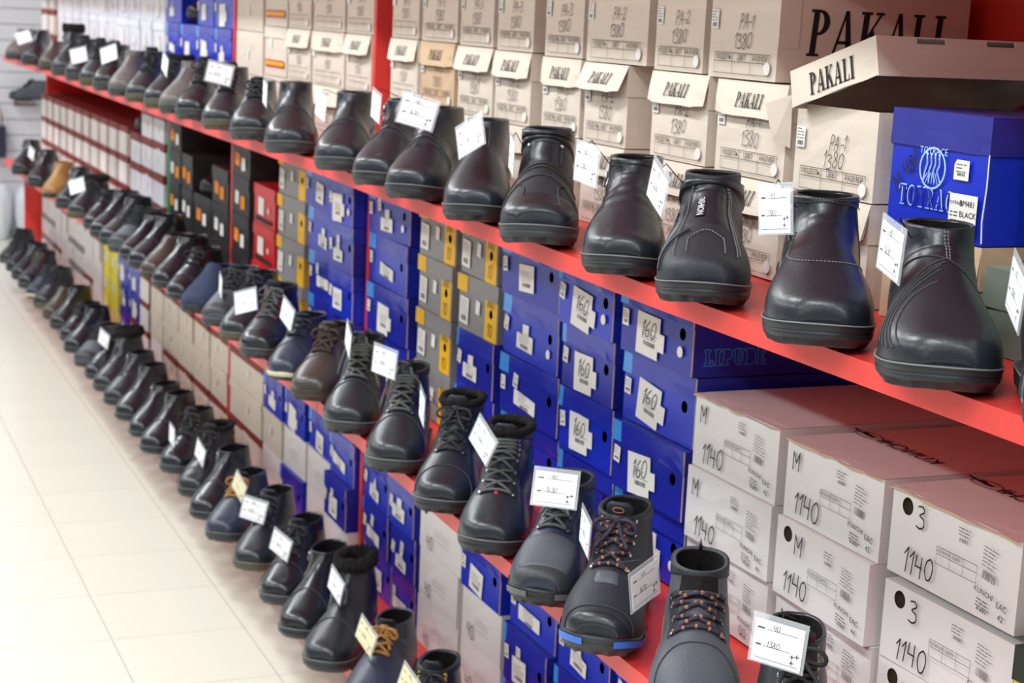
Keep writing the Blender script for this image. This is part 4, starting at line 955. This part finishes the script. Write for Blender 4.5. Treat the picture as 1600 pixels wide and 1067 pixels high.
for zz, l in ((0, 'dark green carton at the near end of the top shelf, lower'), (.122, 'dark green carton at the near end of the top shelf, upper')):
    r, bd, ld = make_box('green_shoe_box', (XBOX, 1.25, ZA+.001+zz), .22, .31, .12, DGREEN, DGREEN, .04, 3, .0); tag(r, l, 'box')
# striped boxes, kraft panel before the upright
STR = flat([_q(-.096, -.010, .096, .010)], REDB, 'stripe'); STY = flat([_q(-.096, -.005, .096, .005)], YELLOW, 'stripe')
for row in range(3):
    r = plainbox('striped_shoe_box', 4.76, 5.0, ZA+.001+row*.14, .138, CREAMB, CREAMB, f'cream shoe box with red and yellow stripe, {ROWN[row]} in its stack by the red upright', 'striped cream boxes', row, J(.03), .03, (('small', -.04, .09, .1),))
    for nm in (STR, STY): deco(r, nm, 0, .035, -.0038 if nm is STR else -.0042)
    for k in range(7): b = MB()
    b = MB()
    for k in range(8): b.box(.0975, .0982, .01+k*.036, .014+k*.036, .01, .1)
    ob('side_ridge', b.mesh('side_ridge', CREAMB), r)
for row in range(3): plainbox('kraft_plain_box', 5.01, 5.36, ZA+.001+row*.13, .128, KRAFT, None, f'plain kraft carton wedged against the red upright, {ROWN[row]} row', 'plain kraft cartons by the upright', row, J(.03), stickers=(('small', 0, .06, .1),), d=.24)
r = plainbox('dark_shoe_box', 5.02, 5.28, ZA+.392, .12, BLACKB, None, 'dark printed shoe box on top of the plain kraft cartons', 'dark boxes on the top shelf', 2, 0, stickers=(('rect', 0, .05, .2),), d=.24)
# blue boxes beyond the upright
bs = ['house', 'ell', 'big', 'rect', 'wide']
for i in range(4):
    for row in range(3):
        if i == 2 and row == 2: continue
        bluebox(5.392+i*.261, 5.392+i*.261+.26, ZA+.001+row*.13, .128, f'blue shoe box past the red upright, {ROWN[row]} row, stack {ORD[i+1]} from the upright', 'blue boxes on the top shelf', 40+i*3+row, J(.05), None, (bs[(i+row) % 5], 'small'), fine=False, hole=False, cloud=(i+row) % 3 == 1, m=BLUET if row else BLUE)
place_boot('gloss', 1.29, 6.02, ZA+.263, 15, 'single black boot lying on top of the blue shoe boxes', 'spare boots among the boxes')
# white cartons further on
ccc = 0
for i in range(11):
    for row in range(3):
        y_ = 6.44+i*.25
        plainbox('white_carton', y_, y_+.247, ZA+.001+row*.128, .127, WHITEF, WHITEF, f'white lidded carton, {ROWN[row]} row, {ORD[i+1]} stack past the blue boxes', 'white cartons on the top shelf', i+row, J(.03), .03, ((bs[(i*2+row) % 5], J(.03), .05, J(.2)),))
for i in range(2):
    for row in range(3):
        y_ = 9.25+i*.28
        plainbox('kraft_sided_carton', y_, y_+.25, ZA+.001+row*.13, .129, KRAFT, MAROON, f'kraft carton with maroon lid, {ROWN[row]} row, {ORD[i+1]} past white cartons', 'maroon lidded cartons on the top shelf', i+row, J(.04), .028, ((poly([(-.09, -.042), (.09, -.042), (.09, .042), (-.09, .042)], WHITEB, 'label_sticker'), 0, .052, 0),))
# ---------------------------------------------------------------- middle shelf
WC = [(1.268, 1.508), (1.513, 1.784), (1.79, 2.04), (2.052, 2.312)]
HZ = .1145
for i, (a, b_) in enumerate(WC):
    for row in range(3):
        z = ZB+.001+row*HZ
        place = {0: 'at the near end', 1: 'marked 3 beside the near end carton', 2: 'marked M beside the cartons marked 3', 3: 'marked M beside the blue boxes'}[i]
        lab = f'white shoe carton {place}, {ROWN[row]} row'
        if i == 0 and row == 1:
            r, bd, ld = make_box('yellow_shoe_box', (XBOX-.012, (a+b_)/2, z), .232, .33, HZ-.001, LEMON, DGREEN, .04, 2); tag(r, 'lemon yellow shoe box with dark green lid among white cartons', 'box'); continue
        kw = dict(let='3' if i < 2 else 'M', hole=(i == 1 or (i == 2 and row == 1)), seed=i*3+row+1, rz=J(.015), top=(row == 2 and i in (1, 2)), row_top=(row == 2))
        if i == 1 and row == 1: kw.update(rz=.016)
        if i == 2 and row == 1: kw.update(rz=-.02, dx=-.008)
        if i == 3 and row == 1: kw.update(rz=.03, dx=-.006)
        h_ = HZ-.001-(.010 if (i == 1 and row == 1) else 0)
        whitebox(a, b_, z, h_, lab, **kw)
HB = .1185
def blueset(cols, group, where, start=0, zbase=ZB, n=4, fine=True, skip=()):
    for i, (a, b_) in enumerate(cols):
        for row in range(n):
            if (i, row) in skip: continue
            sd = 70+start*7+i*5+row
            big = i < 2 and fine and start == 0
            bluebox(a, b_, zbase+.001+row*HB, HB-.001, f'blue shoe box, {ROWN[row]} row up, {ORD[i+1]} stack {where}', group, sd, J(.055), '160' if big and row > 0 else None,
                    ('big', 'small') if big else (bs[(i+row*2) % 5], 'small', 'small')[:3 if (i+row) % 3 == 0 else 2], side=1 if (i == 0 and row == 3 and start == 0) else False, cloud=(i*2+row) % 5 in (1, 3), disc_=(i == 0 and row in (0, 3)) or (i+row) % 4 == 0, hole=True, fine=fine, m=BLUE if (i+row) % 2 else BLUET, dx=J(.012)-(.03 if abs(a-3.985) < .002 else 0))
blueset([(2.32, 2.582), (2.588, 2.824), (2.83, 3.118)], 'blue boxes on the middle shelf', 'past the white cartons', 0)
def holed_rect(w_, h, hx, hz, hr, m):
    per, ci = holed(-w_/2, w_/2, -h/2, h/2, hx, hz, hr); N = len(per)
    return mesh('yellow_band', per+ci, [(i, (i+1) % N, N+(i+1) % N, N+i) for i in range(N)], m)
BAND = holed_rect(.062, .112, 0, .0, .0095, YELLOW)
LIDY = flat([_q(-.028, -.017, .028, .017)], YELLOW, 'yellow_corner')
def greybox(y_0, y_1, z, h, where, seed, rz=0, side=None, dx=0., num=True):
    w_ = y_1-y_0-.008
    r, bd, ld = make_box('grey_shoe_box', (XBOX+dx, (y_0+y_1)/2, z), w_, .33, h, GREY, GREY, .034, seed, rz, hole=(w_*.5-.040, h*.5-.003, .009), sidem=side)
    deco(r, BAND, w_*.5-.040, h*.5-.003, -.0008); deco(ld, LIDY, -w_/2+.028, -.017, -.0036)
    s_ = deco(r, poly([(-.024, -.028), (.024, -.028), (.024, .028), (-.024, .028)], PAPER, 'label_sticker'), -w_/2+.04, h*.36, -.0032, .04); deco(s_, fineprint(.042, .05, seed % 4), 0, 0, -.0005)
    s_ = deco(r, STM['small'], .005, h*.5, -.0034, .1, 'barcode_sticker')
    if num: deco(bd, hand('8160', .016, MARK, .0014, seed=seed), w_*.5-.040, h*.78-.014, -.0026); deco(bd, hand('10', .026, MARK, .0016, seed=seed), w_*.5-.042, h*.20, -.0026)
    tag(r, where, 'box', 'grey and yellow boxes on the middle shelf'); return r
for i, (a, b_) in enumerate(((3.126, 3.352), (3.358, 3.59))):
    for row in range(4):
        if row < 2 and i == 0:
            bluebox(a, b_, ZB+.001+row*HB, HB-.001, f'blue shoe box beneath the grey and yellow boxes, {ROWN[row]} row', 'blue boxes on the middle shelf', 120+row, J(.03), None, ('ell', 'small'), cloud=row == 1, fine=True)
        else: greybox(a, b_, ZB+.001+row*HB, HB-.001, f'grey shoe box with yellow band, {ROWN[row]} row, {ORD[i+1]} grey stack past the blue boxes', 10+i*4+row, J(.04), dx=-.006*(i == 1))
blueset([(3.65, 3.952), (3.985, 4.19), (4.20, 4.51)], 'blue boxes on the middle shelf', 'past the grey and yellow boxes', 3, fine=True)
for row in range(4):
    greybox(4.53, 4.81, ZB+.001+row*HB, HB-.001, f'grey shoe box with ochre side, {ROWN[row]} row, between blue and red boxes', 30+row, J(.05), side=OCHRE if row != 2 else KRAFTO, num=False)
for row in range(3):
    r = plainbox('red_shoe_box', 4.83, 5.10, ZB+.001+row*.118, .117, REDB, REDB, f'red shoe box with white label and black band, {ROWN[row]} row', 'red boxes on the middle shelf', row, J(.03), .032, (('rect', -.03, .055, 0), (DISC, .06, .05, 0)))
    deco(r, flat([_q(-.098, -.007, .098, .007)], INK, 'black_band'), 0, .016, -.0032)
ORP = poly([(-.03, -.02), (.03, -.02), (.03, .02), (-.03, .02)], ORANGE, 'orange_label'); WHP = poly([(-.024, -.02), (.024, -.02), (.024, .02), (-.024, .02)], PAPER, 'label_sticker')
for i in range(5):
    for row in range(4):
        if (i, row) in ((1, 3), (2, 3), (2, 2), (3, 3)): continue
        y_ = (5.12, 5.392, 5.65, 5.92, 6.13)[i]
        plainbox('black_shoe_box', y_, y_+(.24, .25, .26, .20, .19)[i], ZB+.001+row*HB, HB-.001, BLACKB, BLACKB, f'black shoe box with white and orange labels, {ROWN[row]} row, {ORD[i+1]} stack past the red boxes', 'black boxes on the middle shelf', i+row, J(.06), .034, ((ORP if (i+row) % 2 else WHP, -.04, .05, .05), (WHP if row % 2 else ORP, .04, .04, -.04)), dx=-.004)
place_boot('dresszip', 1.28, 5.74, ZB+.003+2*HB, 15, 'glossy black boot standing on the black shoe boxes', 'spare boots among the boxes')
r = plainbox('green_striped_box', 6.33, 6.40, ZB+.001, .40, GREENB, None, 'tall narrow green carton edge between black and white boxes', 'green carton', 1)
for i in range(3):
    for row in range(4 if i < 2 else 3):
        y_ = 6.44+i*.235
        plainbox('white_red_lid_box', y_, y_+.23, ZB+.001+row*HB, HB-.001, WHITEF, MAROON, f'white shoe box with maroon lid, {ROWN[row]} row, {ORD[i+1]} stack past the green carton', 'white boxes with maroon lids on the middle shelf', i+row, J(.05), .03, ((('small'), J(.03), .05, J(.3)),))
place_boot('gloss', 1.29, 6.98, ZB+.003+3*HB, 12, 'black shoe set on the white maroon-lidded boxes', 'spare boots among the boxes')
FRONTP = poly([(-.082, -.044), (.082, -.044), (.082, .044), (-.082, .044)], WHITEB, 'white_front')
for i in range(11):
    for row in range(3):
        y_ = 7.19+i*.24
        if y_ > 9.8: continue
        plainbox('kraft_sided_carton', y_, y_+.215, ZB+.001+row*.122, .121, KRAFT, MAROON, f'kraft carton, white front and maroon lid, {ROWN[row]} row, {ORD[i+1]} past white boxes', 'kraft cartons with maroon lids on the middle shelf', i+row, J(.03), .026, ((FRONTP, 0, .048, 0),))
# ---------------------------------------------------------------- bottom shelf
HC = .1135
def cset(a, b_, kinds, where, sd):
    for row, k in enumerate(kinds):
        z = ZC+.001+row*HC; h_ = HC-.001; rz = J(.05); lab = f'{ROWN[row]} row, bottom shelf, {where}'
        if k == 'b': bluebox(a, b_, z, h_, 'blue shoe box, '+lab, 'blue boxes on the bottom shelf', sd+row, rz, None, (bs[(sd+row) % 5], 'small', 'small')[:2+(sd+row) % 2], cloud=(sd+row) % 3 == 0, fine=sd < 240, dx=J(.01)-(.022 if abs(a-3.985) < .01 else 0), m=BLUE if row % 2 else BLUET, side=2 if (sd == 200 and row == 3) else False)
        elif k == 'w': whitebox(a, b_, z, h_, 'white shoe carton, '+lab, sd+row, rz, let='', num='40' if sd < 230 else None, hole=row == 2, fine=False, group='white cartons on the bottom shelf', dx=-.022 if abs(a-3.985) < .01 else 0)
        elif k == 'm': 
            r = plainbox('cream_shoe_box', a, b_, z, h_, CREAMB, CREAMB if row % 2 else MAROON, 'cream shoe box, '+lab, 'cream boxes on the bottom shelf', sd+row, rz, .022, (('small', J(.05), .06, .1),))
        elif k == 'y': plainbox('yellow_shoe_box', a, b_, z, h_, LEMON, DGREEN if row == 3 else LEMON, 'yellow shoe box, '+lab, 'yellow boxes on the bottom shelf', sd+row, rz, .03, ((WHP, -.02, .05, 0),))
        elif k == 'g': plainbox('grey_carton', a, b_, z, h_, WHITEB, GREY, 'grey lidded white carton, '+lab, 'grey lidded cartons on the bottom shelf', sd+row, rz, .03, ((WHP, -.02, .05, 0),))
        elif k == 'k': plainbox('kraft_sided_carton', a, b_, z, h_, KRAFT, MAROON, 'kraft carton with white front, '+lab, 'kraft cartons on the bottom shelf', sd+row, rz, .024, ((FRONTP, 0, .046, 0),))
CS = [(2.02, 2.27, 'bbbb'), (2.28, 2.53, 'bbbb'), (2.54, 2.78, 'bbbb'), (2.79, 3.02, 'bbbb'), (3.03, 3.26, 'wwbb'), (3.27, 3.535, 'wwww'), (3.55, 3.73, 'bbbb'), (3.735, 3.95, 'bbbb'), (3.985, 4.20, 'wbbb'), (4.21, 4.46, 'wwbb'), (4.47, 4.70, 'bwbb'), (4.71, 4.94, 'wmbb'), (4.95, 5.36, 'mmmm')]
CS += [(5.39+i*.262, 5.39+i*.262+.255, 'mmmm') for i in range(4)]+[(6.445, 6.685, 'wmmm'), (6.725, 6.88, 'kkkk'), (6.89, 7.13, 'kbbb'), (7.14, 7.38, 'bbbb'), (7.39, 7.60, 'yyyy'), (7.61, 7.77, 'yyyk')]
CS += [(7.83+i*.25, 7.83+i*.25+.24, ('wwkk', 'kwwk', 'ggww', 'ggwk')[i % 4]) for i in range(8)]
for i, (a, b_, k) in enumerate(CS): cset(a, b_, k, f'{ORD[i+1]} stack from the near end' if i < 15 else f'{ORD[len(CS)-i]} stack from far end', 200+i*4)
# ---------------------------------------------------------------- boots on the shelves
TA = [('ribbed', 1.14, 62), ('zipfront', 1.381, 62), ('bandcollar', 1.612, 64), ('strap', 1.887, 66), ('creased', 2.123, 69), ('rivet', 2.413, 66), ('diagonal', 2.681, 67), ('plain', 2.978, 66), ('plain', 3.184, 66), ('gore', 3.46, 72), ('gore', 3.844, 72), ('lowlace', 4.207, 68), ('blacklace', 4.54, 66), ('glosslace', 4.915, 64), ('taupe', 5.171, 62), ('furolive', 5.407, 62), ('blacklace', 5.701, 62), ('taupe', 6.026, 64), ('glosslace', 6.34, 66), ('blacklace', 6.655, 66), ('glosslace', 6.999, 68), ('furtop', 7.382, 68), ('browndress', 7.825, 68), ('gloss', 8.355, 70), ('taupe', 9.044, 66)]
TB = [('blacklace', 1.573, 62), ('openhike', 1.828, 62), ('hike', 2.104, 62), ('navyhike', 2.31, 60), ('flatlace', 2.556, 60), ('furlace', 2.792, 62), ('worker', 3.057, 66), ('worker', 3.352, 62), ('brownlace', 3.637, 60), ('navybrogue', 3.863, 58), ('reddot', 4.119, 58), ('blacklace', 4.355, 56), ('greylace', 4.571, 54), ('suede', 4.787, 52), ('dresslace', 5.013, 52), ('dresszip', 5.239, 50), ('browndress', 5.436, 50), ('gloss', 5.633, 48), ('dresszip', 5.829, 48), ('greylace', 6.016, 48), ('plain', 6.203, 48), ('gloss', 6.409, 50), ('dresslace', 6.665, 56), ('furolive', 7.009, 58), ('gloss', 7.333, 62), ('tan', 7.766, 64), ('gloss', 8.218, 66), ('gloss', 8.827, 66)]
TCc = [('blacklace', 2.494, 56), ('yelloweye', 2.817, 56), ('tanlace', 3.11, 54), ('furtop', 3.364, 52), ('gloss', 3.57, 52), ('glosslace', 3.795, 54), ('blacklace', 4.059, 55), ('tanlace', 4.313, 54), ('gloss', 4.518, 52), ('furlace', 4.743, 54), ('glosslace', 5.007, 54), ('gloss', 5.252, 52), ('dresszip', 5.477, 52), ('gloss', 5.702, 52), ('plain', 5.927, 52), ('furtop', 6.152, 52), ('dresslace', 6.377, 52), ('greylace', 6.601, 52), ('gloss', 6.875, 52), ('dresslace', 7.13, 54), ('gloss', 7.384, 54), ('browndress', 7.648, 54), ('blacklace', 7.922, 54), ('navybrogue', 8.196, 54), ('reddot', 8.469, 54), ('gloss', 8.743, 54), ('dresslace', 9.017, 54), ('blacklace', 9.291, 54)]
SHORT = {'ribbed': 'ribbed', 'zipfront': 'zip', 'bandcollar': 'banded', 'strap': 'strapped', 'creased': 'creased', 'rivet': 'riveted', 'diagonal': 'fan-stitched', 'plain': 'plain', 'gore': 'slip-on', 'lowlace': 'low laced', 'worker': 'work', 'furlace': 'fleece', 'flatlace': 'cord-laced', 'navyhike': 'navy hiking', 'hike': 'blue-trimmed', 'openhike': 'open grey', 'brownlace': 'brown laced', 'navybrogue': 'navy', 'reddot': 'red-eyelet', 'greylace': 'charcoal', 'suede': 'suede', 'dresslace': 'dress laced', 'dresszip': 'dress zip', 'browndress': 'brown', 'furtop': 'fur-topped', 'furolive': 'olive-soled', 'taupe': 'taupe', 'tan': 'tan', 'blacklace': 'laced', 'tanlace': 'tan-laced', 'yelloweye': 'yellow-eyelet', 'gloss': 'glossy zip', 'glosslace': 'glossy laced'}
PL = {}
for sh, T_, X_ in (('A', TA, 1.056), ('B', TB, 1.056), ('C', TCc, 1.030)):
    for i, (k, y_, dg) in enumerate(T_):
        nb = [SHORT[T_[q][0]] for q in (i-1, i+1) if 0 <= q < len(T_)]
        lab = f'{VAR[k][1]}, {SHELFN[sh]} shelf, '+(f'between {nb[0]} and {nb[1]} ones' if len(nb) == 2 else f'beside {nb[0]} one')
        gap = min(abs(y_-T_[q][1]) for q in (i-1, i+1) if 0 <= q < len(T_)); dg = min(dg, math.degrees(math.acos(min(1, .124/gap))))
        PL[(sh, i)] = place_boot(k, X_-(.016 if dg < 54 else 0), y_, ZS[sh]+.0008, dg, lab, GROUPN[sh])
def drop(o):
    for c in list(o.children): drop(c)
    bpy.data.objects.remove(o)
for k, v in VAR.items():
    if not v[3]: drop(v[0])

# settle everything on the slightly sloping boards: boxes rest on their highest corner, boots lie along the slope
for o in list(COL.objects):
    if o.parent is None and 'category' in o and 1.0 < o.location.x < 1.64 and .8 < o.location.y < 9.95 and o is not unit:
        z, y_ = o.location.z, o.location.y; f = dzA if ZA-.02 <= z < 1.75 else dzB if ZB-.02 <= z < ZA-.02 else None
        if f is None: continue
        if 'half' in o.keys(): o.location.z += max(f(y_-o['half']-.006), f(y_+o['half']+.006), f(y_))
        elif z < (ZA if f is dzA else ZB)+.01:
            c = y_-.14; sl = (f(y_)-f(y_-.28))/.28; o.location.z += f(y_)+max(f(q)-f(y_)-sl*(q-y_) for q in np.linspace(y_-.36, y_+.06, 15))
            o.rotation_euler = (Matrix.Rotation(math.atan(sl), 3, 'X') @ o.rotation_euler.to_matrix()).to_euler()
        else: o.location.z += max(f(y_-.2), f(y_+.2))
for o in COL.objects:
    if 'half' in o.keys(): del o['half']
# ================================================================ price tags hung on the boots
b = MB(); b.box(-.036, .036, -.0006, .0006, -.031, .031); SLV = b.mesh('sleeve', SLEEVE)
CRD = {}
for nm, m in (('w', CARD), ('y', CARDY)):
    b = MB(); b.box(-.032, .032, -.0011, -.0007, -.029, .024); CRD[nm] = b.mesh('card', m)
def star(x, z, r=.0042): return [[(x-r, z), (x, z-r*.22), (x+r, z), (x, z+r*.22)], [(x, z-r), (x+r*.22, z), (x, z+r), (x-r*.22, z)]]
PR = flat(ribbon([(-.015, .013), (.024, .013)], .0006)+ribbon([(-.018, -.008), (.016, -.008)], .0006)+ribbon([(-.028, -.024), (.028, -.024)], .0006)+star(.020, -.012)+star(.026, -.0105)+star(.020, -.0195)+[_q(-.028, .0125, -.019, .0145), _q(-.028, -.0085, -.021, -.0065)], PEN, 'printed_lines')
PW = {n_: hand(t, .007, PEN, .0006, .2, q) for q, (n_, t) in enumerate((('41', '41'), ('40', '40'), ('1630', '1630'), ('1380', '1380'), ('43', '43')))}
TAGS = [
('A0', 1.1, 1.336, 1.324, -117, 0, 15, 0), ('A1', 1.09, 1.533, 1.338, -104, 0, 8, 0), ('A2', 1.085, 1.765, 1.353, -87, 0, -8, 0), ('A3', 1.09, 2.077, 1.346, -97, 0, 22, 0), ('A4', 1.085, 2.297, 1.356, -85, 0, 5, 0), ('A5', 1.09, 2.595, 1.344, -106, 0, 8, 0), ('A6', 1.065, 2.721, 1.363, -67, -0.25, -28, 0), ('A8', 1.06, 2.975, 1.386, -20, -0.35, 14, 0), ('A9', 1.1, 3.338, 1.374, -93, 0, 10, 0), ('A10', 1.09, 3.694, 1.353, -87, 0, 14, 0), ('A11', 1.09, 4.028, 1.359, -97, 0, 8, 0), ('A12', 1.06, 4.544, 1.38, -13, -0.4, 12, 0), ('A16', 1.09, 5.407, 1.368, -87, 0, 22, 0), ('A18', 1.06, 6.248, 1.367, -43, -0.3, -20, 0), ('A20', 1.06, 6.931, 1.336, -32, -0.2, -15, 0), ('A23', 1.06, 8.502, 1.36, -7, -0.4, -20, 0), ('B0', 1.075, 1.669, 0.844, -55, -0.05, 3, 0), ('B1', 1.1, 2.017, 0.807, 29, 0, -12, 0), ('B2', 1.095, 2.253, 0.806, -103, 0, 8, 0), ('B3', 1.07, 2.315, 0.858, -25, -0.5, 4, 0), ('B4', 1.09, 2.664, 0.846, -79, 0, 32, 0), ('B5', 1.095, 2.988, 0.831, -102, 0, 8, 0), ('B6', 1.085, 3.188, 0.878, -66, 0, 6, 0), ('B7', 1.095, 3.462, 0.87, -98, 0, 20, 0), ('B9', 1.09, 3.933, 0.842, -81, 0, 22, 0), ('B11', 1.07, 4.259, 0.818, -48, -0.3, -18, 0), ('B12', 1.09, 4.62, 0.8, -97, 0, 8, 0), ('B23', 1.06, 6.98, 0.82, -36, -0.3, -20, 0), ('B26', 1.095, 8.639, 0.802, -75, 0, 18, 0),
('C0', 1.098, 2.709, 0.345, -32, -0.4, -20, 0), ('C1', 1.098, 2.954, 0.31, -77, 0, 24, 1), ('C2', 1.098, 3.237, 0.305, -77, 0, 24, 1), ('C3', 1.098, 3.482, 0.325, -82, 0, 20, 0), ('C5', 1.088, 3.902, 0.288, -64, 0, 18, 0), ('C6', 1.088, 4.166, 0.3, -41, -0.1, 10, 0), ('C7', 1.108, 4.401, 0.295, -77, 0, 30, 1), ('C9', 1.098, 4.831, 0.279, -81, 0, 22, 0), ('C10', 1.098, 5.105, 0.272, -89, 0, 6, 0), ('C16', 1.098, 6.484, 0.3, -68, 0, 18, 0)]
wr = ('41', '40', '43')
for n_, (who, x, y_, z, yaw, tilt, roll, yl) in enumerate(TAGS):
    if who[0] == 'C': x -= .018; y_ -= .030
    nx_, ny_ = {'A11': (.04, 0), 'B1': (.03, .01), 'A23': (.02, .04), 'C10': (.03, .02), 'C1': (.02, .02), 'C2': (.015, .02)}.get(who, (0, 0)); x -= nx_; y_ -= ny_
    r = empty('price_tag', (x, y_, z), (tilt, math.radians(roll), math.radians(yaw)))
    ob('sleeve', SLV, r); c = ob('card', CRD['y' if yl else 'w'], r); ob('printed_lines', PR, c, (0, -.0014, 0))
    ob('handwriting', PW[wr[n_ % 3]], c, (-.004, -.0015, .0165)); ob('handwriting', PW['1630' if n_ % 2 else '1380'], c, (-.006, -.0015, -.0045))
    bo = PL[(who[0], int(who[1:]))]; R_ = r.rotation_euler.to_matrix()
    a = math.radians(65); tgt = Vector(bo.location)-Vector((math.cos(a), math.sin(a), 0))*.09+Vector((-.03, .0, .118))
    p0 = Vector((0, 0, .029)); p1 = R_.transposed() @ (tgt-Vector((x, y_, z)))
    b = MB(); p1 = p1 if p1.y > .004 and p1.length < .12 else Vector((.0, .045, .02)); b.tube([p0, p0+Vector((0, .004, .006)), p0+(p1-p0)*.5+Vector((0, 0, .004)), p1], .0008, 5); ob('cord', b.mesh('cord', INK), r)
    k = (TA, TB, TCc)['ABC'.index(who[0])][int(who[1:])][0]; T_ = (TA, TB, TCc)['ABC'.index(who[0])]; i = int(who[1:])
    nx = T_[i-1][0] if i else T_[i+1][0]
    tag(r, f"{'yellowed' if yl else 'white'} price tag hung on the {SHORT[k]} footwear beside {SHORT[nx]} one, {SHELFN[who[0]]} shelf", 'price tag', 'price tags on the shelves')
# ================================================================ things against the far slatted wall
def sack(x, y_, w_, h, lab, seed):
    rng = np.random.default_rng(seed); nt, nv = 18, 24; P = np.zeros((nt, nv, 3))
    for i in range(nt):
        s = i/(nt-1); rr = (.55+.45*math.sin(min(1, s*1.6)*math.pi/2))*(1-max(0, s-.8)*2.2)
        for j in range(nv):
            a = 2*math.pi*j/nv; q = 1+.06*math.sin(3*a+seed)+.04*math.sin(5*a+7*s); P[i, j] = (x+w_/2*rr*q*math.cos(a), y_+.10*rr*q*math.sin(a), h*s)
    v, f = grid(nt, nv, P, True); f = list(f)+[tuple(range(nv))[::-1], tuple((nt-1)*nv+j for j in range(nv))]
    tag(ob('white_sack', mesh('white_sack', v, f, WHITEF, True)), lab, 'sack', 'white sacks by the slatted wall')
sack(1.25, 11.42, .15, .36, 'tall white plastic sack against the slatted wall', 1); sack(1.41, 11.42, .15, .34, 'shorter white plastic sack beside the tall sack', 2)
sh = empty('wall_shoe_shelf', (1.43, 11.5, .885)); tag(sh, 'small clear ledge on the slatted wall carrying a grey shoe', 'shelf')
b = MB(); b.box(-.07, .07, -.13, .082, -.006, 0); ob('ledge', b.mesh('ledge', SLEEVE), sh); b = MB(); b.box(-.07, .07, .076, .082, -.04, 0); ob('bracket', b.mesh('bracket', METAL), sh)
g_ = copy_tree(VAR['greylace'][0]); g_.location = (1.60, 11.47, .886); g_.rotation_euler = (0, 0, math.pi); g_.scale = (.95, .95, .95); tag(g_, 'grey shoe on the small ledge of the slatted wall', 'shoe')
bg = empty('handbag', (1.245, 11.5, .52)); tag(bg, 'dark navy handbag hanging on the slatted wall', 'bag')
b = MB(); b.box(-.05, .05, -.05, .05, 0, .2); ob('body', b.mesh('body', NAVY), bg); b = MB(); b.tube([(-.03, 0, .2), (-.028, 0, .27), (0, .02, .33), (.028, 0, .27), (.03, 0, .2)], .006, 6); ob('handle', b.mesh('handle', TAN, True), bg)
b = MB(); b.box(-.012, .012, .0, .082, .318, .33); ob('hook', b.mesh('hook', METAL), bg)
